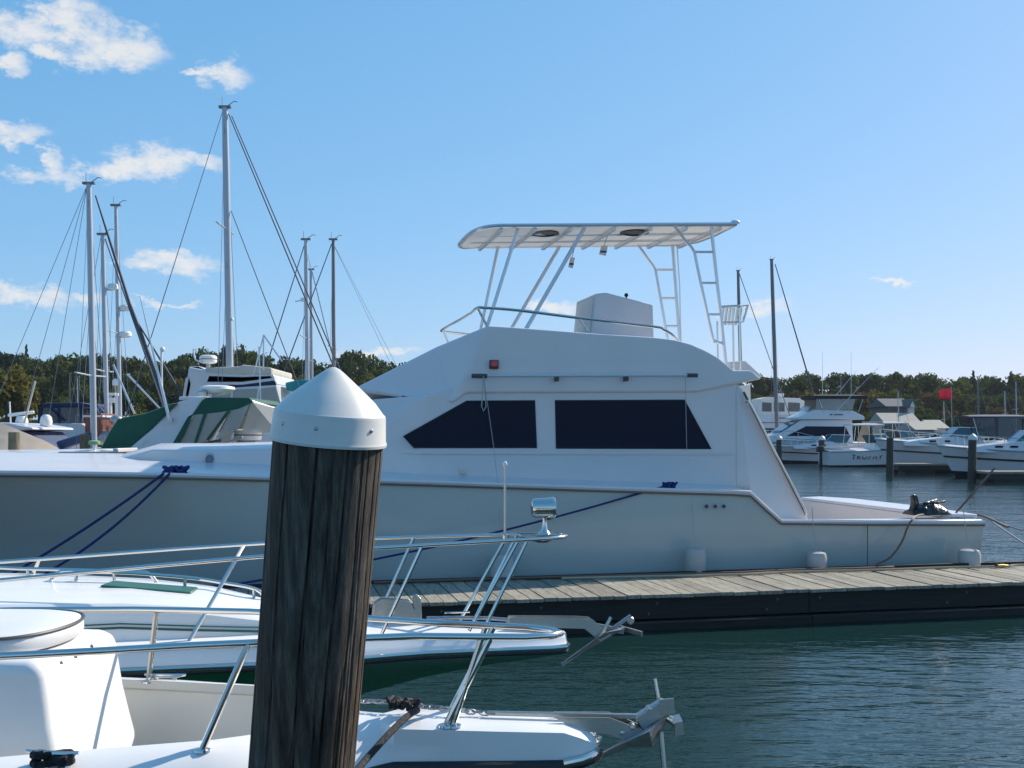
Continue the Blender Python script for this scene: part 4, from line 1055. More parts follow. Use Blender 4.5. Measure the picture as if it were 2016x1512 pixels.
    cu = MB().loft(rings).build('seat_cushion', vinylc, t, angle=60)
    MB().tube(cush(cz + hgt * .80, .004), .006, 6, closed=True).build('piping', darkgrey, cu)
    bq = [bp_(-60, 1236, .3), bp_(-60, 1205, .3), bp_(-20, 1204, .3), bp_(4, 1210, .3), bp_(26, 1222, .3), bp_(20, 1236, .3)]
    bk = MB().prism(bq, (0, -.6, 0)).build('seat_back', vinylc, t, bevel=.02)
    # bow rail
    hw = [(0, 0), (.03, .05), (.12, .092), (.3, .115), (.5, .135), (.9, .25), (1.3, .36), (1.7, .44), (2.2, .50), (3.0, .56)]
    off = .18
    rz = [(0, 1.398), (.6, 1.412), (1.2, 1.412), (1.7, 1.400), (2.2, 1.385), (3.0, 1.35)]
    SS = [3.0, 2.6, 2.2, 1.9, 1.7, 1.45, 1.2, .95, .75, .5, .35, .22, .12, .07, .03, .01, 0]
    nr = [(-s - off + .05, -interp(hw, s), interp(rz, s)) for s in SS]; fr = [(x, -y, z) for x, y, z in nr[::-1][1:]]
    MB().tube(nr + fr, .0125, 12).build('bow_rail', steel, t)
    def stan(s_top, xb, yb, zb, sg, r=.0115):
        a = Vector((-s_top - off + .05, sg * interp(hw, s_top), interp(rz, s_top))); b = Vector((xb, sg * yb, zb))
        s_ = MB().tube([a, b], r, 8).build('stanchion', steel, t)
        MB().lathe([(.03, 0), (.028, .006), (.014, .010)], b - Vector((0, 0, .004)), (0, 0, 1), 14).build('foot_plate', steel, s_)
    for sg in (-1, 1):
        stan(.24, -.525, .105, 1.098, sg); stan(.27, -.50, .105, 1.098, sg, .010)
        stan(1.03, -1.27, .42, 1.10, sg)
        if sg > 0: stan(1.60, -1.80, .52, 1.095, sg)
    # cleats
    def cleat(c, name, m, rot=0):
        c = Vector(c); d = Vector((math.cos(rot), math.sin(rot), 0))
        k = MB().tube([c + d * -.085 + Vector((0, 0, .048)), c + d * -.04 + Vector((0, 0, .043)), c + d * .04 + Vector((0, 0, .043)), c + d * .085 + Vector((0, 0, .048))], [.005, .009, .009, .005], 8).build(name, m, t)
        for q in (-.035, .035): MB().tube([c + d * q + Vector((0, 0, .045)), c + d * (q * 1.3) + Vector((0, 0, 0))], [.008, .012], 8).build('horn_post', m, k)
    cf = bp_(320, 1340, .50); cleat((cf.x, .53, cf.z - .03), 'cleat', steel)
    ca = bp_(108, 1490, -.56); cleat((ca.x, -.575, ca.z - .028), 'cleat', steel, -.08)
    # anchor roller plate
    rl = [bp_(*q_, -.045) for q_ in ((1090, 1412), (1200, 1413), (1232, 1425), (1262, 1438), (1268, 1452), (1240, 1462), (1200, 1446), (1150, 1440), (1120, 1428))]
    r1 = MB().prism(rl, (0, .006, 0)).build('roller_cheek', steel2, t); MB().prism([p_ + Vector((0, .075, 0)) for p_ in rl], (0, .006, 0)).build('roller_cheek', steel2, t)
    for px, py in ((1225, 1443), (1245, 1433)):
        MB().lathe([(.010, 0), (.009, .006), (0, .008)], bp_(px, py, -.046), (0, -1, 0), 10).build('bolt', steel2, r1)
    MB().lathe([(.028, -.03), (.018, 0), (.028, .03)], bp_(1240, 1440, 0), (0, 1, 0), 14).build('roller', blackpl, r1)
    MB().tube(smooth_path([bp_(1172, 1448, -.03), bp_(1182, 1452, -.05), bp_(1180, 1462, -.05), bp_(1172, 1466, -.03)], 3), .006, 6).build('bow_eye', steel, t)
    # anchor
    o3 = bp_(1250, 1440, 0)
    an = thing('anchor', 'steel plough anchor on the bow of the centre console boat', 'anchor', tuple(B0 + BU * o3.x + Vector((0, 0, .9))), BT, world_space=False)
    o = Vector((o3.x, 0, .9)); P = lambda x, y, v: bp_(x, y, v) - o
    MB().prism([P(958, 1401, -.009), P(1268, 1407, -.009), P(1270, 1417, -.009), P(958, 1409, -.009)], (0, .018, 0)).build('shank', steel2, an, bevel=.002)
    MB().prism([P(1250, 1412, -.022), P(1304, 1378, -.022), P(1312, 1384, -.022), P(1312, 1408, -.022), P(1268, 1440, -.022), P(1258, 1432, -.022)], (0, .044, 0)).build('crown', steel2, an, bevel=.006)
    MB().bar(P(1312, 1376, -.02), P(1315, 1406, -.02), .05, .012, (0, 1, 0)).build('crown_plate', steel2, an)
    MB().pair([P(1140, 1505, -.02), P(1230, 1462, -.10), P(1278, 1440, -.13), P(1312, 1412, -.02)], [P(1145, 1506, .0), P(1235, 1470, -.01), P(1285, 1470, -.03), P(1312, 1420, .01)]).build('fluke', galv, an, smooth=False)
    MB().pair([P(1140, 1505, .0), P(1230, 1466, .09), P(1278, 1446, .13), P(1312, 1414, .02)], [P(1145, 1507, .0), P(1235, 1474, .02), P(1285, 1474, .03), P(1312, 1422, .02)]).build('fluke', galv, an, smooth=False)
    MB().tube([P(1314, 1416, .0), P(1336, 1434, -.05)], .0075, 8).build('tripping_bar', steel2, an); MB().tube([P(1318, 1412, .02), P(1340, 1430, -.03)], .0075, 8).build('tripping_bar', steel2, an)
    MB().prism([P(1328, 1424, -.06), P(1344, 1420, -.06), P(1347, 1446, -.06), P(1330, 1450, -.06)], (0, .10, .0)).build('tab', steel2, an)
    MB().tube([P(1289, 1336, .03), P(1298, 1388, .02)], .0078, 8).build('stock_rod', steel, an); MB().tube([P(1301, 1440, -.02), P(1309, 1530, -.03)], .0085, 8).build('stock_rod', steel, an)
    MB().lathe([(.012, -.03), (.012, .03)], P(1278, 1398, -.01), (0, 1, 0), 10).build('pin', steel2, an)
    # chain along the deck
    ch = thing('anchor_chain', 'galvanised chain lying along the bow deck of the centre console boat', 'chain', tuple(B0 + BU * -.6 + Vector((0, 0, 1.1))), BT, world_space=False)
    o = Vector((-.6, 0, 1.1))
    path = smooth_path([bp_(640, 1386, .05), bp_(720, 1381, .04), bp_(780, 1384, .02), bp_(830, 1390, .03), bp_(880, 1396, .0), bp_(930, 1401, .01), bp_(966, 1405, 0)], 10)
    lk = MB(); lp = []
    for i in range(12):
        a = 2 * math.pi * i / 12; lp.append((math.cos(a) * .0125 + (.006 if math.cos(a) > 0 else -.006), math.sin(a) * .0085, 0))
    lm = lk.tube(lp, .0032, 5, closed=True).mesh('link', galv)
    acc = 0; i = 0; step = .0245; total = sum((path[j + 1] - path[j]).length for j in range(len(path) - 1)); d = 0
    while d < total:
        q = d
        for j in range(len(path) - 1):
            l = (path[j + 1] - path[j]).length
            if q <= l: break
            q -= l
        pt = path[j].lerp(path[j + 1], min(1, q / l)); dr = (path[j + 1] - path[j]).normalized()
        o_ = bpy.data.objects.new('link', lm); COL.objects.link(o_); o_.parent = ch
        o_.location = pt - o + Vector((0, rnd.uniform(-.003, .003), rnd.uniform(-.001, .003))); o_.rotation_euler = (R(20 if i % 2 else 105) + rnd.uniform(-.3, .3), -math.atan2(dr.z, math.hypot(dr.x, dr.y)), math.atan2(dr.y, dr.x) + rnd.uniform(-.12, .12))
        d += step; i += 1
    # black dock line made fast on the bow and on the aft cleat
    bw = lambda px, py, v: B0 + BU * bp_(px, py, v).x + BV * v + Vector((0, 0, bp_(px, py, v).z))
    rr = random.Random(9); turns = []
    for i in range(40):
        s = i / 39; a = i * 1.15
        turns.append(bw(lerp(762, 826, s), lerp(1391, 1398, s), -.02) + BU * rr.uniform(-.012, .012) + BV * (.028 * math.sin(a) + rr.uniform(-.008, .008)) + Vector((0, 0, .016 + .015 * math.cos(a) + rr.uniform(-.004, .007))))
    tag(MB().tube(turns, .008, 6).build('rope_lashing', blackRope), 'black rope lashed around the bow cleat beside the chain', 'rope')
    tag(MB().tube(smooth_path([bw(822, 1398, -.06), bw(800, 1412, -.15), bw(765, 1446, -.28), bw(720, 1496, -.42), bw(690, 1535, -.55), bw(650, 1600, -.7)], 5), .0115, 8).build('dock_line', blackRope), 'thick black dock line slanting down beside the big piling', 'rope')
    pts = []
    cw = B0 + BU * ca.x + BV * -.575 + Vector((0, 0, ca.z - .028))
    for i in range(60):
        a = i * .42; k = (i / 59)
        e8 = Vector((math.sin(a) * .058, math.sin(2 * a) * .026, .022 + .014 * math.cos(a * .5) + .012 * k))
        pts.append(cw + BU * e8.x + BV * e8.y + Vector((0, 0, e8.z)))
    tag(MB().tube(pts, .0085, 8).build('rope_figure_eight', blackRope), 'dark rope figure-eighted on the near gunwale cleat at lower left', 'rope')
    tag(MB().tube(smooth_path([cw + BU * .03 + Vector((0, 0, .02)), cw + BU * .045 - BV * .05 + Vector((0, 0, .0)), cw + BU * .045 - BV * .12 + Vector((0, 0, -.05)), cw + BU * .04 - BV * .2 + Vector((0, 0, -.25))], 5), .0095, 8).build('dock_line', blackRope), 'dark rope end falling from the near gunwale cleat', 'rope')
console_b()
# ------------------------------------------------------------------ background boats
def bhull(t, L_, B_, zs, m, rake=.9, stern=.9, stripe=None, deckm=None, zbow=1.35, railm=None):
    """motor boat hull, local x forward with stern at 0, y to port, waterline at z=0"""
    S = [0, .12, .25, .4, .55, .68, .78, .86, .92, .96, .99, 1.0]
    hb_ = lambda q: B_ / 2 * (stern + (1 - stern) * min(1, q / .35)) * (1 - max(0, (q - .42) / .58) ** 2.3) + .015
    sz = lambda q: zs * (1 + (zbow - 1) * q ** 1.8)
    near = []
    for q in S:
        b, z = hb_(q), sz(q); k = q ** 3
        row = []
        for f, yy in ((0, 0), (.22, lerp(.86, .25, k)), (.385, lerp(.93, .37, k)), (.39, lerp(.932, .372, k)), (.55, lerp(.95, .50, k)), (.75, lerp(.98, .72, k)), (1, 1)):
            zz = lerp(-.45, z, f) if f > 0 else lerp(-.5, -.1, k)
            row.append((L_ * q - rake * k * (1 - f), b * yy, zz))
        near.append(row)
    far = [[(x, -y, z) for x, y, z in r] for r in near]
    up = lambda R_: [r[3:] for r in R_]; lo = lambda R_: [r[:4] for r in R_]
    mb = MB(); mb.loft(up(near), cap=False, ring_closed=False); mb.loft(up(far), cap=False, ring_closed=False)
    mb.add(up(near)[0] + up(far)[0][::-1], [tuple(range(8))])
    h = mb.build('hull', m, t)
    mb = MB(); mb.loft(lo(near), cap=False, ring_closed=False); mb.loft(lo(far), cap=False, ring_closed=False)
    mb.add(lo(near)[0] + lo(far)[0][::-1][:-1], [tuple(range(7))]); mb.build('antifouling', blackpaint, h)
    MB().loft([[(L_ * q, hb_(q), sz(q)), (L_ * q, hb_(q) * .55, sz(q) + .06), (L_ * q, 0, sz(q) + .10), (L_ * q, -hb_(q) * .55, sz(q) + .06), (L_ * q, -hb_(q), sz(q))] for q in S], cap=False, ring_closed=False).build('deck', deckm or gel, t)
    for sg in (-1, 1):
        MB().tube([(L_ * q, sg * (hb_(q) + .01), sz(q) - .02) for q in S], .035, 6).build('rub_rail', railm or greyrub, h)
        if stripe:
            MB().tube([(L_ * q - rake * q ** 3 * .28, sg * (hb_(q) * lerp(.98, .72, q ** 3) + .012), lerp(-.45, sz(q), .74)) for q in S], .05, 6).build('stripe', stripe, h)
    return hb_, sz
def place_children(t, dx):
    for ch in t.children: ch.location.x += dx
def brail(t, L_, hb_, sz, h=.6, q0=.45, n=6, m=None):
    m = m or steel
    Q = [lerp(q0, 1, i / 12) for i in range(13)]
    nr = [(L_ * q, max(.02, hb_(q) - .10), sz(q) + h * min(1, .5 + (q - q0) * 3)) for q in Q]
    r = MB().tube(nr + [(x, -y, z) for x, y, z in nr[::-1]], .02, 6).build('bow_rail', m, t)
    for i in range(n):
        q = lerp(q0 + .04, .97, i / (n - 1))
        for sg in (-1, 1):
            b = max(.02, hb_(q) - .10); MB().tube([(L_ * q, sg * b, sz(q) + h * min(1, .5 + (q - q0) * 3)), (L_ * (q - .012), sg * b, sz(q))], .016, 5).build('stanchion', m, r)
def solid(t, name, prof, w0, w1, m, z0=None, z1=None, bevel=.04):
    """profile (x,z) extruded across; half width w0 at the lowest point, w1 at the highest"""
    lo = min(z for _, z in prof); hi = max(z for _, z in prof)
    hwf = lambda z: lerp(w0, w1, (z - lo) / max(.001, hi - lo))
    a = [(x, hwf(z), z) for x, z in prof]; b = [(x, -hwf(z), z) for x, z in prof]
    return MB().pair(a, b).build(name, m, t, smooth=False, bevel=bevel)
def sidepanel(t, name, poly, w, m, th=.02):
    """matching window panels on both sides; poly (x,z), w half width (or function of z)"""
    wf = w if callable(w) else (lambda z: w)
    for sg in (-1, 1):
        MB().prism([(x, sg * wf(z), z) for x, z in poly], (0, sg * th, 0)).build(name, m, t, smooth=False)
def canopy(t, x0, x1, z, w, m, name='canvas_top', rise=.12, th=.05, posts=(), zb=None, drop=0):
    rings = []
    for i in range(7):
        q = i / 6; x = lerp(x0, x1, q); e = 1 - (2 * q - 1) ** 4
        rings.append([(x, y * w, z + rise * (1 - abs(y) ** 2.5) * (.4 + .6 * e) - drop * abs(y) ** 6 + dz) for y, dz in [(-1, 0), (-.8, 0), (-.4, 0), (0, 0), (.4, 0), (.8, 0), (1, 0), (1, -th - drop), (.8, -th), (.4, -th), (0, -th), (-.4, -th), (-.8, -th), (-1, -th - drop)]])
    c = MB().loft(rings).build(name, m, t, angle=50)
    for x, xb in posts:
        for sg in (-1, 1): MB().tube([(x, sg * w * .96, z), (xb, sg * w * .98, zb)], .02, 6).build('post', steel, t)
    return c
def radome(t, c, r=.3, m=None):
    c = Vector(c)
    d = MB().lathe([(r * .55, 0), (r * .95, .03), (r, .08), (r, .17), (r * .93, .22), (r * .7, .245), (0, .25)], c, (0, 0, 1), 24).build('radar_dome', plastic, t)
    MB().lathe([(r * 1.003, .115), (r * 1.006, .118), (r * 1.006, .135), (r * 1.003, .138)], c, (0, 0, 1), 24).build('band', darkgrey, d)
def arch(t, x0, x1, zb, zt_, w, m, th=.18, lean=.5):
    for sg in (-1, 1):
        MB().prism([(x0, sg * w, zb), (x1, sg * w, zb), (x1 - lean * .5 + .05, sg * w * .88, zt_), (x0 - lean * .8, sg * w * .88, zt_)], (0, -sg * th * .5, 0)).build('arch_leg', m, t, smooth=False, bevel=.03)
    MB().box(((x0 + x1) / 2 - lean * .63, 0, zt_ + .04), (abs(x1 - x0) * .9, 2 * w * .9, .1)).build('arch_top', m, t, bevel=.03)
def wshield(t, x, z, w, h, back=.7, m=None, length=1.2):
    """raked wrap-around windshield: front panes and side panes in a frame"""
    m = m or glassgreen
    f = [(x, -w * .55, z), (x, w * .55, z), (x - back, w * .5, z + h), (x - back, -w * .5, z + h)]
    MB().prism(f, (-.02, 0, .0)).build('windshield_pane', m, t, smooth=False)
    for sg in (-1, 1):
        MB().prism([(x, sg * w * .55, z), (x - length, sg * w, z - .05), (x - length - back * .6, sg * w * .95, z + h * .92), (x - back, sg * w * .5, z + h)], (-.01, -sg * .02, 0)).build('windshield_pane', m, t, smooth=False)
        MB().tube([(x, sg * w * .55, z), (x - back, sg * w * .5, z + h)], .025, 5).build('windshield_frame', alu, t)
    MB().tube([(x - length - back * .6, w * .95, z + h * .92), (x - back, w * .5, z + h), (x - back, -w * .5, z + h), (x - length - back * .6, -w * .95, z + h * .92)], .025, 5).build('windshield_frame', alu, t)
def antenna(t, p, q, r=.012): MB().tube([p, q], [r, r * .5], 5).build('whip_antenna', plastic, t)

# --- left group ---------------------------------------------------------------
def boat_at(px, D, heading, label, name='motor_boat', cat='boat'):
    p = W(px, HY, D); return thing(name, label, cat, (p.x, p.y, 0), R(heading), world_space=False)
def loc(px, py, D):                  # point on a boat-aligned frame (heading 0 along +X) relative to (px0, D0)
    return W(px, py, D)
def green_express():
    D = 22.0; X = lambda px: (px - 300) / F * D; Z = lambda py: CH + (HY - py) / F * D
    t = boat_at(300, D, 0, 'white express cruiser with green canvas and raked radar arch behind the yacht foredeck')
    def pl(poly, y): return [(X(a), y, Z(b)) for a, b in poly]
    w = 1.35
    hb_, sz = None, None
    # hull sits behind the yacht: stern to the left
    sub = t
    S = [(-1.6, 1.30), (-.4, 1.42), (1.2, 1.42), (2.6, 1.25), (4.0, .85), (5.2, .32), (5.7, .04)]
    rows = [[(x, 0, -.35), (x - .1 * 0, -b * .8, .0), (x, -b, 1.25 + .03 * x)] for x, b in S]; rows2 = [[(x, -y, z) for x, y, z in r] for r in rows]
    mb = MB(); mb.loft(rows, cap=False, ring_closed=False); mb.loft(rows2, cap=False, ring_closed=False); mb.add(rows[0] + rows2[0][::-1][:-1], [tuple(range(5))]); mb.build('hull', gel, t)
    MB().loft([[(x, -b, 1.25 + .03 * x), (x, 0, 1.36 + .03 * x), (x, b, 1.25 + .03 * x)] for x, b in S], cap=False, ring_closed=False).build('deck', gel, t)
    # coaming below canvas
    MB().pair(pl([(292, 888), (350, 884), (545, 882), (600, 884), (600, 900), (292, 900)], -w), pl([(292, 888), (350, 884), (545, 882), (600, 884), (600, 900), (292, 900)], w)).build('coaming', gel, t, smooth=False, bevel=.03)
    # arch: slanting white leg on both sides with a top bridge
    leg = [(292, 888), (340, 845), (385, 795), (420, 786), (440, 784), (428, 798), (380, 878), (376, 886)]
    for sg in (-1, 1):
        q = pl(leg, sg * w); q = [(x, y * (1 - .12 * max(0, z - 1.8)), z) for x, y, z in q]
        MB().prism(q, (0, -sg * .10, 0)).build('arch_leg', gel, t, smooth=False, bevel=.03)
    MB().box((X(412), 0, Z(788)), (.55, 2.3, .08)).build('arch_top', gel, t, bevel=.03)
    # green canvas: aft part and forward top
    aft = [(245, 882), (262, 850), (278, 826), (330, 815), (380, 797), (388, 797), (340, 845), (298, 886)]
    MB().pair(pl(aft, -w * .97), pl(aft, w * .97)).build('aft_canvas', cgreen, t, smooth=False, bevel=.06)
    top = [(432, 792), (442, 786), (520, 787), (527, 795), (500, 808), (462, 814), (415, 820), (410, 824)]
    MB().pair(pl(top, -w * .92), pl(top, w * .92)).build('canvas_top', cgreen, t, smooth=False, bevel=.06)
    MB().prism(pl([(409, 822), (418, 818), (388, 880), (374, 884)], -w * .99), (0, .03, 0)).build('canvas_strip', cgreen, t, smooth=False)
    # clear side curtains and frames
    for poly in ([(418, 819), (438, 817), (418, 876), (390, 878)], [(442, 817), (482, 812), (452, 862), (424, 874)], [(486, 812), (500, 808), (520, 800), (500, 846), (460, 862)]):
        MB().prism(pl(poly, -w * .95), (0, .01, 0)).build('clear_curtain', vinyl, t, smooth=False)
        MB().prism(pl(poly, w * .95), (0, -.01, 0)).build('clear_curtain', vinyl, t, smooth=False)
    for a, b in (((440, 816), (420, 876)), ((484, 811), (444, 866))):
        MB().bar(pl([a], -w * .96)[0], pl([b], -w * .96)[0], .05, .05, (0, 1, 0)).build('curtain_frame', cgreen, t)
    # windshield catching the sun
    ws_ = [(521, 794), (548, 814), (536, 838), (505, 850), (495, 842)]
    MB().pair([(x + .0, -w * .9, z) for x, _, z in pl([(523, 796), (505, 850)], 0)] + [(X(560), -w * .45, Z(855)), (X(548), -w * .45, Z(806))], [(x + .03, -w * .9, z) for x, _, z in pl([(523, 796), (505, 850)], 0)] + [(X(560) + .03, -w * .45, Z(855)), (X(548) + .03, -w * .45, Z(806))]).build('windshield_pane', vinyl, t, smooth=False)
    MB().prism([(X(560), -w * .45, Z(855)), (X(548), -w * .45, Z(806)), (X(548), w * .45, Z(806)), (X(560), w * .45, Z(855))], (.03, 0, 0)).build('windshield_pane', vinyl, t, smooth=False)
    MB().tube(pl([(521, 793)], -w * .9) + [(X(548), -w * .45, Z(804)), (X(548), w * .45, Z(804))], .025, 6).build('windshield_frame', alu, t)
    MB().bar(pl([(392, 880)], -w)[0], pl([(470, 866)], -w)[0], .05, .06, (0, 1, 0)).build('toe_rail', darkgrey, t)
    MB().bar(pl([(455, 878)], -w)[0], pl([(510, 860)], -w)[0], .04, .04, (0, 1, 0)).build('toe_rail', ctan, t)
    # tall pole fixed to the arch leg
    p = MB(); p.tube([Vector(pl([(376, 826)], -w - .05)[0]), Vector(pl([(362, 770)], -w - .05)[0]), Vector(pl([(343, 690)], -w - .05)[0]), Vector(pl([(322, 600)], -w - .05)[0])], [.03, .028, .018, .008], 6); p.build('outrigger_pole', alu, t)
    MB().box(pl([(377, 828)], -w - .02)[0], (.09, .08, .06)).build('pole_socket', steel2, t)
    MB().tube([pl([(361, 768)], -w)[0], pl([(360, 702)], -w)[0]], .02, 6).build('antenna_mast', plastic, t); MB().ball(pl([(362, 698)], -w)[0], .05).build('antenna_head', plastic, t)
    # gear on the arch: saucer, horn and light
    MB().lathe([(.05, 0), (.30, .06), (.36, .12), (.34, .17), (.2, .2), (0, .21)], pl([(428, 778)], 0)[0], (0, 0, 1), 20).build('antenna_saucer', plastic, t)
    MB().box(pl([(408, 781)], -.3)[0], (.16, .2, .22)).build('spotlight', steel2, t, bevel=.03)
    MB().tube([pl([(395, 772)], -.2)[0], pl([(418, 766)], -.2)[0]], [.03, .06], 8).build('horn', plastic, t)
    # second radar dome low on the coachroof in front
    p = Vector(pl([(500, 880)], -.5)[0]); radome(t, p + Vector((0, 0, .12)), .27)
    MB().box(p + Vector((0, 0, .05)), (.4, .3, .16)).build('radar_mount', galv, t, bevel=.02)
    MB().box((X(330), -w - .012, Z(868)), (.2, .01, .012), Matrix.Rotation(R(-38), 3, 'Y')).build('grab_handle', steel2, t)
green_express()
def cream_flybridge():
    D = 31.0; X = lambda px: (px - 480) / F * D; Z = lambda py: CH + (HY - py) / F * D
    t = boat_at(480, D, 0, 'white flybridge boat with cream canvas enclosure and round radar dome behind the green-canvas cruiser')
    hb_, sz = bhull(t, 9.5, 3.4, 1.2, gel); w = 1.4
    place_children(t, -4.0)
    P = lambda poly, y: [(X(a), y, Z(b)) for a, b in poly]
    def both(name, poly, m, w_=w, bevel=.05): return MB().pair(P(poly, -w_), P(poly, w_)).build(name, m, t, smooth=False, bevel=bevel)
    both('deckhouse', [(385, 885), (392, 800), (560, 800), (600, 850), (640, 885)], gel2)
    sidepanel(t, 'window', [(X(400), Z(850)), (X(402), Z(815)), (X(555), Z(815)), (X(585), Z(850))], w + .005, glassdark)
    both('flybridge', [(388, 800), (396, 755), (400, 728), (440, 736), (470, 740), (560, 742), (575, 800)], gel)
    both('canvas_roof', [(430, 730), (495, 727), (502, 724), (540, 728), (556, 730), (556, 742), (500, 744), (430, 742)], ccream)
    both('canvas_side', [(436, 742), (500, 744), (556, 742), (562, 752), (500, 760), (430, 760)], ccream)
    both('navy_valance', [(440, 760), (500, 760), (562, 752), (566, 764), (440, 772)], cnavy, w + .01)
    for poly in ([(446, 772), (480, 771), (478, 798), (440, 798)], [(484, 771), (530, 769), (526, 798), (482, 798)], [(534, 769), (564, 766), (574, 798), (530, 798)]):
        for sg in (-1, 1): MB().prism(P(poly, sg * (w + .012)), (0, -sg * .01, 0)).build('clear_curtain', vinyl, t, smooth=False)
    # swept arch wing carrying the radar
    wing = [(398, 727), (416, 726), (440, 738), (470, 744), (450, 752), (412, 750), (404, 745)]
    for sg in (-1, 1): MB().prism(P(wing, sg * w * .9), (0, -sg * .12, 0)).build('arch_wing', gel, t, smooth=False, bevel=.02)
    MB().prism(P([(402, 728), (418, 727), (430, 734), (404, 736)], -w * .9), (0, 2 * w * .9, 0)).build('arch_top', gel, t, smooth=False)
    for sg in (-1, 1): MB().prism(P([(388, 790), (394, 750), (400, 745), (404, 760), (398, 792)], sg * w), (0, -sg * .1, 0)).build('side_coaming', gel2, t, smooth=False)
    p = Vector(P([(410, 716)], 0)[0]); radome(t, p, .25); MB().tube([p - Vector((0, 0, .25)), p + Vector((0, 0, .02))], .06, 8).build('radar_post', steel2, t)
    MB().tube(smooth_path(P([(404, 714), (390, 710), (386, 700), (385, 688)], -.2), 3), .025, 6).build('antenna', plastic, t)
    # tripod of the outriggers
    for a, b in (((522, 745), (541, 668)), ((541, 668), (576, 718)), ((541, 668), (541, 735)), ((532, 690), (536, 800))):
        MB().tube([P([a], -w)[0], P([b], -w)[0]], .022, 5).build('outrigger_pole', alu, t)
    both('teal_cover', [(572, 756), (600, 750), (640, 752), (640, 770), (575, 772)], cteal, .8)
cream_flybridge()
def tan_cover_boat():
    D = 24.0; X = lambda px: (px + 20) / F * D; Z = lambda py: CH + (HY - py) / F * D
    t = boat_at(-20, D, 0, 'boat under a pleated tan canvas cover at the left edge'); w = 1.1
    hb_, sz = bhull(t, 6.5, 2.3, .95, gel)
    for ch in t.children: ch.location.x = -4.6
    rows = []
    for px, zr in ((-300, 850), (-150, 836), (-20, 826), (0, 831), (40, 848), (85, 866), (115, 882), (121, 890)):
        x = X(px); zt_ = Z(zr); hw = interp([(-300, 1.1), (40, 1.1), (121, .55)], px)
        sag_ = .05 * math.sin(px * .09)
        rows.append([(x, -hw, 1.45 - max(0, (px + 20)) * .0004), (x, -hw * .55, lerp(1.45, zt_, .52) + sag_ - .03), (x, 0, zt_), (x, hw * .55, lerp(1.45, zt_, .52) + sag_), (x, hw, 1.45), (x, hw, .98), (x, -hw, .98)])
    c = MB().loft(rows).build('tan_cover', ctan, t, angle=20)
    for dz in (.13, .30):
        MB().tube([(r[0][0], lerp(r[0][1], r[1][1], dz * 2) - .01, lerp(r[0][2], r[1][2], dz * 2)) for r in rows], .010, 4).build('cover_pleat', hosem, c)
tan_cover_boat()
def hardtop_boat():
    D = 30.0; X = lambda px: (px - 40) / F * D; Z = lambda py: CH + (HY - py) / F * D
    t = boat_at(40, D, 0, 'cruiser with white hardtop, open radar bar, satellite dome and blue side canvas at left'); w = 1.35
    bhull(t, 9, 3.2, 1.2, gel)
    for ch in t.children: ch.location.x = -5.5
    P = lambda poly, y: [(X(a), y, Z(b)) for a, b in poly]
    both = lambda name, poly, m, w_=w, bevel=.04: MB().pair(P(poly, -w_), P(poly, w_)).build(name, m, t, smooth=False, bevel=bevel)
    both('hardtop', [(-80, 838), (0, 834), (28, 832), (58, 834), (105, 842), (108, 846), (60, 850), (-80, 852)], gel)
    both('blue_canvas', [(40, 851), (85, 850), (112, 870), (138, 893), (120, 905), (40, 905)], cblue)
    both('dark_canvas', [(-60, 852), (42, 851), (60, 866), (84, 905), (-60, 905)], cnavy, w * .99)
    p = Vector(P([(43, 833)], 0)[0])
    MB().lathe([(.16, 0), (.17, .05), (.14, .16), (.12, .2)], p, (0, 0, 1), 16).build('radar_pedestal', plastic, t)
    MB().bar(P([(20, 818)], -.15)[0], P([(63, 811)], .15)[0], .13, .09).build('radar_bar', plastic, t, bevel=.03)
    q = Vector(P([(91, 840)], 0)[0]); MB().lathe([(.10, 0), (.16, .06), (.165, .18), (.14, .29), (.08, .355), (0, .37)], q + Vector((0, 0, -.02)), (0, 0, 1), 20).build('satellite_dome', plastic, t)
    MB().tube([P([(67, 834)], -.6)[0], P([(88, 752)], -.6)[0]], .028, 6).build('antenna_pole', ccream, t)
    MB().tube([P([(11, 832)], .3)[0], P([(9, 790)], .3)[0]], .02, 6).build('antenna_pole', plastic, t)
hardtop_boat()
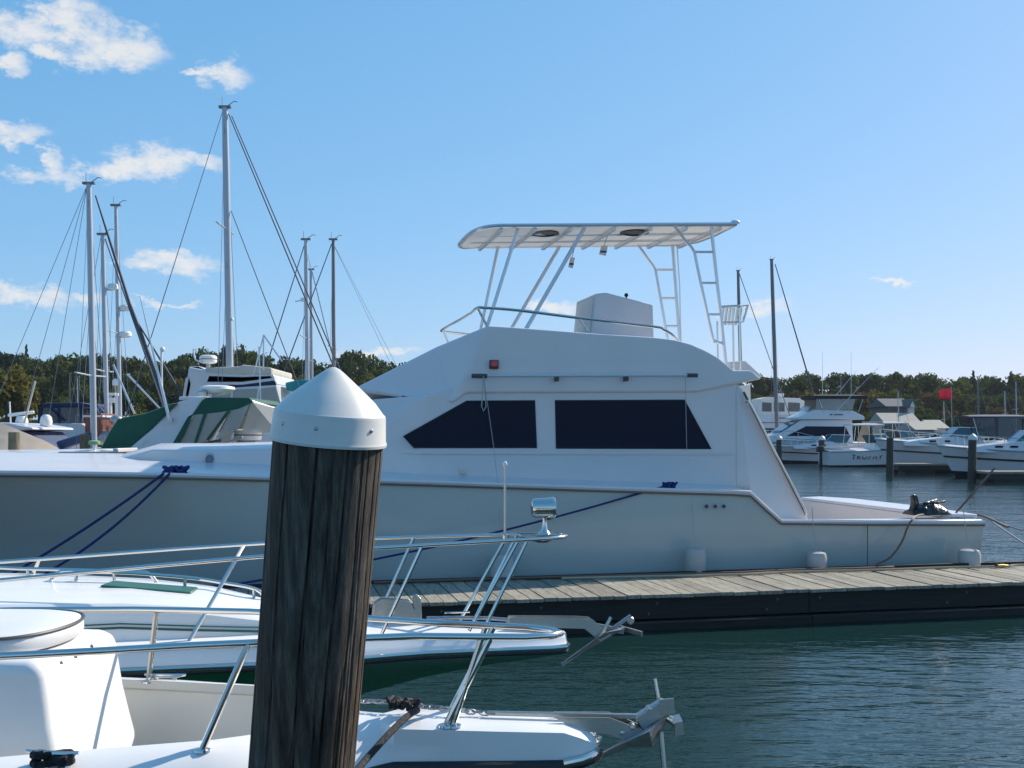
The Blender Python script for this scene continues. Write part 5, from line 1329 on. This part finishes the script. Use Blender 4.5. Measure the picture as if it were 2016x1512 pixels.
def small_left_boats():
    # navy canvas cruiser further off
    D = 46.0; X = lambda px: (px - 145) / F * D; Z = lambda py: CH + (HY - py) / F * D
    t = boat_at(145, D, 0, 'small cruiser with navy bimini and clear curtains between the left masts and the wooded bank'); w = 1.2
    bhull(t, 7.5, 2.9, 1.25, gel2)
    for ch in t.children: ch.location.x = -4.2
    P = lambda poly, y: [(X(a), y, Z(b)) for a, b in poly]
    both = lambda name, poly, m, w_=w, bevel=.04: MB().pair(P(poly, -w_), P(poly, w_)).build(name, m, t, smooth=False, bevel=bevel)
    both('cabin', [(100, 872), (104, 836), (112, 833), (180, 834), (205, 846), (215, 872)], gel2)
    both('bimini', [(106, 799), (115, 795), (180, 794), (200, 798), (200, 803), (107, 804)], cnavy, w * 1.02)
    for poly in ([(108, 804), (138, 804), (138, 833), (103, 834)], [(141, 804), (180, 804), (182, 833), (141, 833)]):
        for sg in (-1, 1): MB().prism(P(poly, sg * w * .98), (0, -sg * .01, 0)).build('clear_curtain', vinyl_dark, t, smooth=False)
    for a, b in (((106, 802), (101, 836)), ((118, 800), (150, 828)), ((139, 803), (139, 833)), ((182, 803), (184, 834))):
        MB().bar(P([a], -w * 1.0)[0], P([b], -w * 1.0)[0], .09, .09, (0, 1, 0)).build('canvas_frame', cnavy, t)
    for sg in (-1, 1): MB().box((X(147), sg * (w + .01), Z(843)), (.5, .02, .06)).build('window', blackpl, t)
    MB().tube(P([(166, 832), (166, 812)], -w * .8), .03, 6).build('light_post', plastic, t); MB().lathe([(.05, 0), (.09, .12), (.05, .2)], P([(168, 812)], -w * .8)[0], (.5, 0, -1), 10).build('spotlight', plastic, t)
    # low skiff with white rim just beyond the yacht foredeck
    D = 19.5; X = lambda px: (px - 145) / F * D
    t = boat_at(145, D, 0, 'low grey-topped skiff with a green seat just beyond the yacht foredeck', 'skiff')
    Zs = CH + (HY - 886) / F * D
    bhull(t, 3.2, 1.4, Zs - .1, gel, zbow=1.02)
    for ch in t.children: ch.location.x = -2.2
    MB().box((X(196), 0, Zs - .08), (1.02, 1.2, .12)).build('deck_cover', mat('grey_deck_cover', (.30, .31, .33), .7), t, bevel=.02)
    MB().box((X(250), 0, Zs - .0), (.10, 1.15, .08)).build('bow_rim', gel, t, bevel=.02)
    MB().lathe([(.09, 0), (.10, .02), (.10, .06), (.07, .075), (0, .08)], (X(190), -.1, Zs + .10), (0, 0, 1), 16).build('seat', mat('pale_green_vinyl', (.22, .40, .20), .6), t)
    MB().tube([(X(190), -.1, Zs - .05), (X(190), -.1, Zs + .1)], .03, 8).build('seat_post', alu, t)
    MB().lathe([(.12, 0), (.13, .015), (.09, .035), (0, .04)], (X(216), -.1, Zs - .02), (0, 0, 1), 16).build('hatch', plastic, t)
small_left_boats()

# --- sailing boats: mast, stays and furled headsail located by their photo columns --------------------
def sailboat(label, D, xt, yt, xb, mw, m=mastm, stay=None, furl=None, back=None, L_=8.5, spread=None, vane=True, extra=(), boom=None, hullm=None, dark=False, shrouds=True):
    top = W(xt, yt, D); foot_z = 1.5; rake_x = (xb - xt) / (860 - yt)
    fx = (xt + rake_x * (HY - yt) - HX) / F * D
    p = Vector((fx, D, 0))
    t = thing('sailing_boat', label, 'sailboat', (p.x - L_ * .42, p.y, 0), 0, world_space=False)
    o = Vector((p.x - L_ * .42, p.y, 0)); rel = lambda v: Vector(v) - o
    hb_, sz = bhull(t, L_, L_ * .31, 1.0, hullm or gel, rake=1.3, stern=.72, zbow=1.3)
    solid(t, 'coachroof', [(L_ * .22, 1.0), (L_ * .24, 1.42), (L_ * .55, 1.45), (L_ * .68, 1.12), (L_ * .68, 1.0)], L_ * .10, L_ * .085, gel)
    sidepanel(t, 'window', [(L_ * .28, 1.18), (L_ * .28, 1.33), (L_ * .5, 1.34), (L_ * .54, 1.18)], L_ * .096, glassdark)
    r = mw / 2 / F * D; ft = rel((fx, D, 1.2)); tp = rel(top)
    MB().tube([ft, ft.lerp(tp, .5), ft.lerp(tp, .85), tp], [r, r, r * .95, r * .8], 10).build('mast', m, t)
    MB().box(tp + Vector((0, 0, .02)), (.34, .12, .06)).build('masthead', mastdark, t)
    if vane:
        MB().tube([tp + Vector((.05, 0, .03)), tp + Vector((.25, 0, .18)), tp + Vector((.35, 0, .16))], .012, 5).build('wind_vane', wire, t)
        MB().tube([tp + Vector((-.08, 0, 0)), tp + Vector((-.08, 0, .3))], .01, 5).build('masthead_aerial', wire, t)
    bow = Vector((L_ * .985, 0, sz(1.0) + .05)); stern_ = Vector((.05, 0, 1.05))
    if stay:
        q = rel(W(stay[0], stay[1], D)); a = tp + Vector((.06, 0, -.1)); q = a + (q - a) * ((a.z - 1.2) / (a.z - q.z)); MB().tube([tp + Vector((.06, 0, -.1)), q], stay[2] / F * D / 2, 6).build('forestay', wire, t)
    if furl:
        for fi, (x0, y0, w0, x1, y1, w1) in enumerate(furl):
            a, b = rel(W(x0, y0, D)), rel(W(x1, y1, D))
            if not any((x1, y1) == (g[0], g[1]) for g in furl) and b.z > 1.2: b = a + (b - a) * ((a.z - 1.2) / (a.z - b.z))
            MB().tube([a, a.lerp(b, .5), b], [w0 / 2 / F * D, (w0 + w1) / 3.4 / F * D, w1 / 2 / F * D], 8).build('furled_sail', mat('furled_sail_cover', (.075, .085, .11), .7) if 'furled_sail_cover' not in MATS else MATS['furled_sail_cover'], t)
    if back:
        for x, y in back:
            a = tp + Vector((-.05, 0, -.05)); b = rel(W(x, y, D)); b = a + (b - a) * ((a.z - 1.1) / (a.z - b.z)); MB().tube([a, b], .008, 4).build('backstay', wire, t)
    if shrouds:
        for sg in (-1, 1):
            for f0, yy in ((1, 1), (.62, .8)):
                a = ft.lerp(tp, f0); b = Vector((ft.x - .05, sg * L_ * .14 * yy, 1.2)); MB().tube([a, b], .007, 4).build('shroud', wire, t)
    if spread:
        for f0, ln in spread:
            a = ft.lerp(tp, f0); MB().tube([a + Vector((-.06, -ln, .04)), a, a + Vector((-.06, ln, .04))], .022, 5).build('spreader', m, t)
    if boom:
        a = ft + Vector((-.1, 0, .75)); b = rel(W(boom[0], boom[1], D)); MB().tube([a, b], .055, 8).build('boom', m, t)
        MB().tube([a + Vector((0, 0, .10)), a.lerp(b, .5) + Vector((0, 0, .13)), b + Vector((0, 0, .06))], [.14, .13, .05], 8).build('sail_cover', cblue, t)
    for kind, x, y, s in extra:
        c = rel(W(x, y, D))
        if kind == 'radome': MB().lathe([(s * .6, 0), (s, .04), (s, .14), (s * .8, .19), (0, .2)], c, (0, 0, 1), 16).build('radar_dome', plastic, t); MB().box(c + Vector((-s * .9, 0, .02)), (s * 1.4, .12, .06)).build('radar_bracket', m, t)
        if kind == 'light': MB().box(c, (s, .12, s * .6)).build('deck_light', plastic, t, bevel=.02); MB().tube([c, c + Vector((-s * 1.4, 0, -s * .3))], .02, 5).build('bracket', m, t)
    return t
sailboat('tallest sailing boat mast, pale grey, with twin forestays and no sail set', 30, 443, 212, 456, 14, L_=10, stay=None, furl=[(450, 224, 2.2, 648, 700, 2.6), (456, 228, 2.0, 664, 715, 2.4), (455, 415, 1.6, 565, 700, 1.8)], back=[(330, 560), (318, 600)], spread=[(.66, .9)], extra=[('light', 455, 628, .12)])
sailboat('leftmost sailing boat with grey mast and long dark furled headsail', 30, 175, 362, 186, 12, furl=[(188, 385, 3, 256, 600, 6), (256, 600, 7, 330, 800, 11), (262, 620, 3, 372, 800, 5)], back=[(35, 690), (95, 640), (118, 690)], spread=[(.32, 1.1)], boom=(60, 905))
sailboat('shorter sailing boat mast just right of the leftmost mast', 33.5, 202, 462, 212, 9, furl=[(207, 470, 2.5, 245, 580, 3)], back=[(175, 600)], spread=[(.4, .8)], extra=[('radome', 222, 571, .16)], L_=8)
sailboat('slim sailing boat mast carrying two radar domes', 36, 228, 405, 238, 8, stay=None, back=None, spread=[(.5, .9)], extra=[('radome', 248, 612, .2), ('radome', 247, 664, .2)], boom=(190, 800), L_=9)
sailboat('sailing boat mast with white radar, left of the dark mast behind the piling', 38, 602, 472, 607, 8.5, furl=[(600, 480, 1.8, 520, 735, 2.2)], back=[(640, 640)], spread=[(.55, .9)], extra=[('light', 598, 590, .22)], L_=8.5)
sailboat('thin short sailing boat mast beside the radar mast above the piling', 52, 612, 531, 615, 6, stay=(640, 640, 2), L_=8, spread=[(.5, .8)])
sailboat('dark sailing boat mast standing just right of the piling cap', 42, 656, 472, 658, 7.5, m=mastdark, furl=[(653, 480, 1.8, 560, 730, 2.2)], back=[(760, 680), (742, 660)], spread=[(.5, .9)], L_=9)
sailboat('sailing boat mast just left of the tall dark right mast, partly behind the rod rack', 90, 1453, 533, 1462, 6.5, m=mastdark, stay=(1520, 720, 1.6), L_=8, spread=[(.4, .8)])
sailboat('tall dark sailing boat mast at right with a slanting forestay', 86, 1519, 511, 1531, 7.5, m=mastdark, furl=[(1526, 520, 1.8, 1600, 770, 3)], L_=12, spread=[(.42, .9)], hullm=gel2)
def ketch_pole():
    t = boat_at(224, 34, 0, 'white pole with a dome and brackets between the left masts', 'radar_pole', 'pole')
    D = 34.0; X = lambda px: (px - 224) / F * D; Z = lambda py: CH + (HY - py) / F * D
    MB().tube([(X(218), 0, 0), (X(218), 0, Z(775))], .045, 8).build('pole', plastic, t)
    MB().tube([(X(229), 0, 0), (X(229), 0, Z(775))], .045, 8).build('pole', plastic, t)
    MB().box((X(222), 0, Z(776)), (.28, .3, .08)).build('platform', plastic, t); MB().box((X(222), 0, Z(788)), (.2, .24, .16)).build('junction_box', plastic, t)
    MB().tube([(X(228), 0, Z(775)), (X(227), 0, Z(758))], .03, 6).build('stem', brass, t)
    MB().lathe([(.07, 0), (.09, .03), (.085, .15), (.05, .21), (0, .225)], (X(226.5), 0, Z(759)), (0, 0, 1), 16).build('dome', plastic, t)
ketch_pole()
def stern_gear():
    t = boat_at(245, 33, 0, 'brown deckhouse boat amid cluttered gear behind the left masts', 'work_boat')
    D = 33.0; X = lambda px: (px - 245) / F * D; Z = lambda py: CH + (HY - py) / F * D
    bhull(t, 6.5, 2.3, 1.2, gel2)
    for ch in t.children: ch.location.x = -3.2
    MB().box((X(198), 0, Z(838)), (.5, 1.2, .75)).build('wheelhouse', teak, t, bevel=.03)
    MB().box((X(200), 0, Z(820)), (.6, 1.4, .06)).build('roof', gel2, t)
    for i, (px, py, s) in enumerate(((238, 828, .2), (250, 836, .22), (228, 840, .18), (215, 862, .3), (205, 868, .25))):
        MB().ball((X(px), -.4 + .2 * (i % 3), Z(py)), s, 8, 6, (1.1, .8, .8)).build('gear_bundle', (galv, cblack, gel2)[i % 3], t)
    for a, b in (((240, 830), (275, 820)), ((242, 848), (270, 838)), ((262, 738), (325, 805)), ((235, 720), (276, 815))):
        MB().tube([(X(a[0]), -.5, Z(a[1])), (X(b[0]), -.5, Z(b[1]))], .03, 6).build('davit_pole', alu, t)
stern_gear()

# --- pilings -----------------------------------------------------------------------
def pile(px, ytop, D, wpx, m, label, cap=True, zb=-1.0):
    top = W(px, ytop, D); r = wpx / 2 / F * D
    t = thing('mooring_piling', label, 'piling', (top.x, D, zb), 0, world_space=False)
    H = top.z - zb - (r * 1.1 if cap else 0)
    MB().lathe([(r * 1.05, 0), (r, H * .5), (r * .96, H), (r * .5, H + .004), (0, H + .006)], (0, 0, 0), (.012, .0, 1), 14).build('post', m, t)
    if cap: MB().lathe([(r * 1.06, H - .10), (r * 1.1, H), (r * .95, H + .05), (r * .4, H + r * .8), (0, H + r * 1.1)], (H * .006, 0, 0), (.012, 0, 1), 16).build('cap', cappl, t)
pile(24, 851, 20, 22, oldpile, 'greenish piling standing at the left edge in front of the tan cover', False)
pile(165, 855, 29, 20, oldpile, 'flat-topped piling left of the leftmost mast foot', False)
pile(241, 851, 28, 22, oldpile, 'flat-topped piling beside the aft edge of the green canvas', False)
pile(1533, 857, 76, 11, farpile, 'dark far piling closest to the yacht wing')
pile(1617, 857, 73, 12, farpile, 'far piling with white cap left of the lettered hull')
pile(1751, 862, 55, 14, farpile, 'dark capless far piling in front of the lettered boat bow', False)
pile(1913, 853, 47, 16, farpile, 'largest far piling with white cap near the right edge')

# --- right group --------------------------------------------------------------------
def express(px_bow, D, L_, heading, label, canvas=cnavy, hullm=gel, stripe=None, top=True, z=1.15, hard=False, archm=None, glass=glassgreen, rails=True, B_=2.9, zbow=1.35, vin=vinyl_dark):
    """express cruiser whose bow tip sits at photo column px_bow"""
    bx = W(px_bow, HY, D); h = R(heading); d = Vector((math.cos(h), math.sin(h), 0)); o = Vector((bx.x, bx.y, 0)) - d * L_
    t = thing('motor_cruiser', label, 'boat', tuple(o), h, world_space=False)
    hb_, sz = bhull(t, L_, B_, z, hullm, stripe=stripe, zbow=zbow, rake=L_ * .13)
    solid(t, 'cabin_trunk', [(L_ * .40, z), (L_ * .42, z + .55), (L_ * .58, z + .62), (L_ * .78, z + .42), (L_ * .86, z + .3), (L_ * .86, z + .1)], B_ * .40, B_ * .30, gel)
    for i in range(2):
        for sg in (-1, 1): MB().box((L_ * (.62 + .08 * i), sg * B_ * .355, z + .36), (.35, .03, .10)).build('cabin_port', glassdark, t, bevel=.01)
    wshield(t, L_ * .60, z + .58, B_ * .42, .55, .6, glass, L_ * .16)
    if top:
        canopy(t, L_ * .14, L_ * .50, z + 1.72, B_ * .42, canvas, posts=((L_ * .16, L_ * .12), (L_ * .48, L_ * .44)), zb=z + .3)
        for sg in (-1, 1):
            MB().prism([(L_ * .16, sg * B_ * .42, z + .4), (L_ * .33, sg * B_ * .42, z + .55), (L_ * .34, sg * B_ * .41, z + 1.68), (L_ * .16, sg * B_ * .41, z + 1.68)], (0, -sg * .012, 0)).build('clear_curtain', vin, t, smooth=False)
            MB().prism([(L_ * .35, sg * B_ * .42, z + .6), (L_ * .47, sg * B_ * .40, z + 1.1), (L_ * .49, sg * B_ * .41, z + 1.68), (L_ * .36, sg * B_ * .41, z + 1.68)], (0, -sg * .012, 0)).build('clear_curtain', vin, t, smooth=False)
            for xq in (.155, .345, .49): MB().tube([(L_ * xq, sg * B_ * .42, z + .5), (L_ * xq, sg * B_ * .415, z + 1.7)], .03, 5).build('canvas_frame', canvas, t)
    if hard:
        canopy(t, L_ * .22, L_ * .50, z + 1.75, B_ * .38, gel, 'hardtop', .08, .08, posts=((L_ * .24, L_ * .22), (L_ * .36, L_ * .36), (L_ * .48, L_ * .54)), zb=z + .4)
    if archm: arch(t, L_ * .16, L_ * .24, z + .2, z + 1.75, B_ * .46, archm, lean=-.6)
    if rails: brail(t, L_, hb_, sz)
    for sg in (-1, 1): MB().tube([(L_ * .02, sg * B_ * .43, z), (L_ * .02, sg * B_ * .43, z + .25), (L_ * .3, sg * B_ * .45, z + .3)], .02, 5).build('grab_rail', steel, t)
    return t
def flybridge(px_bow, D, L_, heading, label, z=1.3, bim=cblack, enclosed=False, B_=3.4):
    bx = W(px_bow, HY, D); h = R(heading); d = Vector((math.cos(h), math.sin(h), 0)); o = Vector((bx.x, bx.y, 0)) - d * L_
    t = thing('flybridge_cruiser', label, 'boat', tuple(o), h, world_space=False)
    hb_, sz = bhull(t, L_, B_, z, gel, zbow=1.35, rake=1.2)
    wf = lambda zz: lerp(B_ * .42, B_ * .36, (zz - z) / 1.9) + .006
    solid(t, 'deckhouse', [(L_ * .20, z), (L_ * .20, z + 1.75), (L_ * .55, z + 1.75), (L_ * .70, z + .75), (L_ * .85, z + .3), (L_ * .85, z + .1)], B_ * .42, B_ * .36, gel)
    sidepanel(t, 'side_window', [(L_ * .22, z + .55), (L_ * .25, z + 1.25), (L_ * .52, z + 1.28), (L_ * .66, z + .55)], lambda zz: wf(zz) - .03, glassdark, .04)
    MB().prism([(L_ * .575, B_ * .33, z + 1.62), (L_ * .575, -B_ * .33, z + 1.62), (L_ * .69, -B_ * .33, z + .86), (L_ * .69, B_ * .33, z + .86)], (.03, 0, .05)).build('windscreen', glassgreen, t, smooth=False)
    fb = solid(t, 'flybridge', [(L_ * .12, z + 1.78), (L_ * .12, z + 2.0), (L_ * .2, z + 2.45), (L_ * .46, z + 2.5), (L_ * .58, z + 1.95), (L_ * .58, z + 1.78)], B_ * .42, B_ * .36, gel)
    sidepanel(t, 'vent_slot', [(L_ * .27, z + 2.1), (L_ * .27, z + 2.18), (L_ * .36, z + 2.18), (L_ * .36, z + 2.1)], B_ * .40, hosem)
    MB().tube([(L_ * .50, B_ * .34, z + 2.45), (L_ * .46, B_ * .30, z + 2.85), (L_ * .46, -B_ * .30, z + 2.85), (L_ * .50, -B_ * .34, z + 2.45)], .025, 5).build('windscreen_frame', blackpl, t)
    MB().prism([(L_ * .505, B_ * .3, z + 2.42), (L_ * .465, B_ * .28, z + 2.83), (L_ * .465, -B_ * .28, z + 2.83), (L_ * .505, -B_ * .3, z + 2.42)], (.012, 0, 0)).build('windscreen', vinyl, t, smooth=False)
    if enclosed:
        solid(t, 'canvas_enclosure', [(L_ * .10, z + 1.9), (L_ * .10, z + 3.6), (L_ * .14, z + 3.85), (L_ * .40, z + 3.95), (L_ * .47, z + 3.8), (L_ * .50, z + 2.4)], B_ * .37, B_ * .36, cwhite)
        for a, b in ((.14, .24), (.27, .36), (.38, .46)):
            sidepanel(t, 'clear_curtain', [(L_ * a, z + 2.7), (L_ * a, z + 3.45), (L_ * b, z + 3.5), (L_ * b, z + 2.7)], B_ * .372, vinyl_dark, .015)
        MB().box((L_ * .26, 0, z + 4.15), (.5, .3, .3)).build('radar_unit', plastic, t, bevel=.05); antenna(t, (L_ * .3, .2, z + 4), (L_ * .25, .2, z + 4.9))
    else:
        canopy(t, L_ * .10, L_ * .47, z + 3.55, B_ * .40, bim, 'bimini', .12, .24, posts=((L_ * .12, L_ * .16), (L_ * .30, L_ * .22), (L_ * .45, L_ * .40)), zb=z + 2.35)
        for sg in (-1, 1): MB().prism([(L_ * .2, sg * B_ * .37, z + 2.5), (L_ * .45, sg * B_ * .36, z + 2.5), (L_ * .45, sg * B_ * .39, z + 3.4), (L_ * .18, sg * B_ * .39, z + 3.4)], (0, -sg * .01, 0)).build('clear_curtain', vinyl, t, smooth=False)
        for k, (x, l) in enumerate(((.2, 3.2), (.33, 3.4))): antenna(t, (L_ * x, B_ * .3 * (1 - 2 * k), z + 3.6), (L_ * x, B_ * .3 * (1 - 2 * k), z + 3.6 + l), .02)
        for sg in (-1, 1): MB().tube([(L_ * .36, sg * B_ * .42, z + 1.9), (L_ * .05, sg * B_ * .6, z + 5.6)], [.035, .012], 6).build('outrigger_pole', alu, t)
    brail(t, L_, hb_, sz, .7)
    return t
flybridge(1365, 92, 10.5, 186, 'white flybridge cruiser with enclosed white canvas cabin top just right of the yacht wing', 1.35, enclosed=True)
flybridge(1440, 80, 11, 184, 'flybridge cruiser with black bimini and long dark side window left of the lettered boat', 1.42)
express(1522, 77.5, 9.0, 183, 'long low white express boat moored between the two leftmost far pilings', top=False, z=.95, stripe=blackpaint, B_=2.6)
tr_ = express(1838, 70, 7.3, 3, 'white walkaround boat with hardtop and dark lettering on its hull', top=False, hard=True, z=.98, zbow=1.45, B_=2.5)
def lettering():
    cu = bpy.data.curves.new('lettering', 'FONT'); cu.body = 'TROPHY'; cu.size = .42; cu.space_character = 1.35; cu.shear = .25; cu.extrude = .004; cu.offset = .006
    tmp = bpy.data.objects.new('tmp', cu); COL.objects.link(tmp)
    dg = bpy.context.evaluated_depsgraph_get(); me = bpy.data.meshes.new_from_object(tmp.evaluated_get(dg))
    bpy.data.objects.remove(tmp)
    me.materials.clear(); me.materials.append(cnavy)
    o = bpy.data.objects.new('lettering', me); COL.objects.link(o); o.parent = tr_
    o.location = (1.35, -1.225, .50); o.rotation_euler = (R(84), 0, 0)
lettering()
def outboard(t, L_=0, z=.6):
    MB().prism([(-.55, -.14, z + .35), (-.1, -.14, z + .35), (-.05, -.14, z + .75), (-.5, -.14, z + .7)], (0, .28, 0)).build('outboard_motor', blackpl, t, bevel=.05)
    MB().box((-.22, 0, z - .15), (.2, .12, 1.0)).build('motor_leg', blackpl, t, bevel=.03)
outboard(tr_)
express(1892, 84, 9.5, 5, 'express boat with tan hardtop frame behind the lettered boat', top=False, hard=True, archm=ctan, hullm=cream, z=1.25)
express(1722, 60, 9.5, 176, 'navy-topped express cruiser pointing left near the right edge', canvas=cnavy, z=1.36, stripe=darkgrey, B_=3.0)
express(1845, 52, 8.5, 172, 'big grey-hulled cruiser with black canvas cut off by the right edge', canvas=cblack, hullm=gel2, z=1.15, stripe=blackpaint, B_=3.0)
express(1668, 96, 8.0, 8, 'small hardtop cruiser with teal windscreen behind the black bimini boat', top=False, hard=True, z=1.5, B_=3)
# cluttered marina boats beyond
for i, (px, D, L_, hd, nm) in enumerate(((1800, 104, 7, 0, 'low white runabout far behind the lettered boat'), (1930, 100, 8, 180, 'far white cruiser behind the navy-topped cruiser'), (1985, 92, 7.5, 4, 'far open boat behind the right-edge cruiser'))):
    express(px, D, L_, hd, nm, top=(i == 1), z=1.0)
# far sailing boats moored in front of the right bank and the left bank
for px, yt, D, lab in ((1655, 741, 105, 'thin far mast left of the rusty trees'), (1768, 770, 118, 'thin far mast by the grey roofed house'), (1858, 790, 125, 'faint far mast under the red flag'), (1925, 742, 110, 'thin far mast right of the red flag'), (1978, 770, 120, 'faint far mast close to the right edge'), (2000, 752, 112, 'thin far mast at the right edge'), (137, 736, 95, 'thin far mast in front of the left bank'), (152, 742, 100, 'second thin far mast in front of the left bank')):
    sailboat(lab, D, px, yt, px + 2, 1.7, m=mastdark if px % 2 else mastm, stay=(px + 28, 850, .6), L_=7.5, vane=False, spread=[(.55, .7)], shrouds=True)
# red flag on a pole
def flag():
    D = 66.0; t = boat_at(1873, D, 0, 'bright red flag flying on a thin pole above the moored boats', 'flag_pole', 'flag')
    Z = lambda py: CH + (HY - py) / F * D
    MB().tube([(.12, 0, .2), (.02, 0, Z(812)), (0, 0, Z(762))], .022, 6).build('pole', galv, t)
    rows = []
    for i in range(9):
        q = i / 8; x = -q * .74
        rows.append([(x, .07 * math.sin(q * 7) * q, lerp(Z(763), Z(787), k) - .16 * q ** 1.2 * (1 - k) - .02 * math.sin(q * 6) + .05 * q * k) for k in (0, .33, .66, 1)])
    mb = MB(); mb.loft(rows, cap=False, ring_closed=False)
    o = mb.build('flag', pink, t); s = o.modifiers.new('thickness', 'SOLIDIFY'); s.thickness = .006
flag()
# floating finger docks among the right boats
def fdock(px0, px1, y, D, z, label):
    a, b = W(px0, y, D), W(px1, y, D); t = thing('finger_dock', label, 'dock', ((a.x + b.x) / 2, D, 0), 0, world_space=False)
    Lx = b.x - a.x
    MB().box((0, 0, z - .05), (Lx, 1.2, .10)).build('deck', plank, t, bevel=.01); MB().box((0, 0, z - .22), (Lx - .1, 1.1, .26)).build('skirt', floatm, t)
    for k in range(int(Lx // 2.4)): MB().box((-Lx / 2 + 1.2 + k * 2.4, 0, z - .42), (1.6, 1.0, .4)).build('float', floatm, t)
fdock(1760, 1872, 905, 57, .55, 'low floating finger dock in front of the navy-topped cruiser')
fdock(1930, 2140, 930, 46.5, .50, 'low floating finger dock at the right edge')
fdock(1520, 1760, 905, 82, .5, 'long floating dock behind the lettered boat')
# buildings on the right shore
def house(px0, px1, y_eave, y_ridge, D, depth, wm, rm, label, gable=True):
    x0, x1 = W(px0, 0, D).x, W(px1, 0, D).x; ze, zr = W(0, y_eave, D).z, W(0, y_ridge, D).z
    t = thing('shore_building', label, 'building', ((x0 + x1) / 2, D, .2), 0, world_space=False)
    hw = (x1 - x0) / 2; ze -= .2; zr -= .2
    MB().pair([(-hw, 0, 0), (hw, 0, 0), (hw, 0, ze), (-hw, 0, ze)], [(-hw, depth, 0), (hw, depth, 0), (hw, depth, ze), (-hw, depth, ze)]).build('wall', wm, t, smooth=False)
    r = .35
    if gable:                       # gable end faces left/right, roof slope faces the water
        MB().pair([(-hw - r, -r, ze), (-hw - r, depth / 2, zr), (-hw - r, depth + r, ze)], [(hw + r, -r, ze), (hw + r, depth / 2, zr), (hw + r, depth + r, ze)]).build('roof', rm, t, smooth=False)
    else:                           # gable end faces the water
        MB().pair([(-hw - r, -r, ze), (0, -r, zr), (hw + r, -r, ze)], [(-hw - r, depth + r, ze), (0, depth + r, zr), (hw + r, depth + r, ze)]).build('roof', rm, t, smooth=False)
        MB().prism([(-hw * .85, -r - .03, ze + .05), (0, -r - .03, zr - .3), (hw * .85, -r - .03, ze + .05)], (0, .02, 0)).build('gable', wm, t, smooth=False)
    n = max(2, int(hw * 2 / 2.2))
    for k in range(n):
        x = -hw + (k + .5) * 2 * hw / n
        w_ = MB().box((x, -.03, ze * .55), (.8, .06, min(1.1, ze * .5))).build('window', glassdark, t)
        MB().box((x, -.05, ze * .55 - min(1.1, ze * .5) / 2 - .04), (.95, .08, .07)).build('sill', wm, w_)
house(1748, 1792, 800, 783, 126, 6, wallb, roofg, 'shore house with grey shingle roof above the boats')
house(1788, 1800, 803, 785, 125.5, 3, wallw, roofg, 'narrow white gabled house end beside the grey roof', False)
house(1745, 1806, 832, 812, 122, 5, wallb, rooft, 'low brown boathouse below the grey roofed house')
house(1806, 1838, 846, 829, 112, 5, wallb, rooft, 'small shed with tan roof left of the pair')
house(1840, 1862, 843, 826, 114, 5, wallw, rooft, 'small shed with tan roof right of the pair')

# ------------------------------------------------------------------ thin summer haze over the harbour
def haze():
    m = bpy.data.materials.new('haze'); m.use_nodes = True; nt = m.node_tree; nt.nodes.clear()
    out = nt.nodes.new('ShaderNodeOutputMaterial'); v = nt.nodes.new('ShaderNodeVolumePrincipled')
    v.inputs['Color'].default_value = (.86, .93, 1, 1); v.inputs['Density'].default_value = HAZE_DENSITY; v.inputs['Anisotropy'].default_value = .2
    nt.links.new(v.outputs[0], out.inputs['Volume'])
    o = MB().box((0, 420, 17), (1900, 1080, 40)).build('haze', m, smooth=False)
    o['kind'] = 'stuff'; o['label'] = 'thin pale haze over the water and the far bank'; o['category'] = 'haze'
HAZE_DENSITY = .00012
haze()
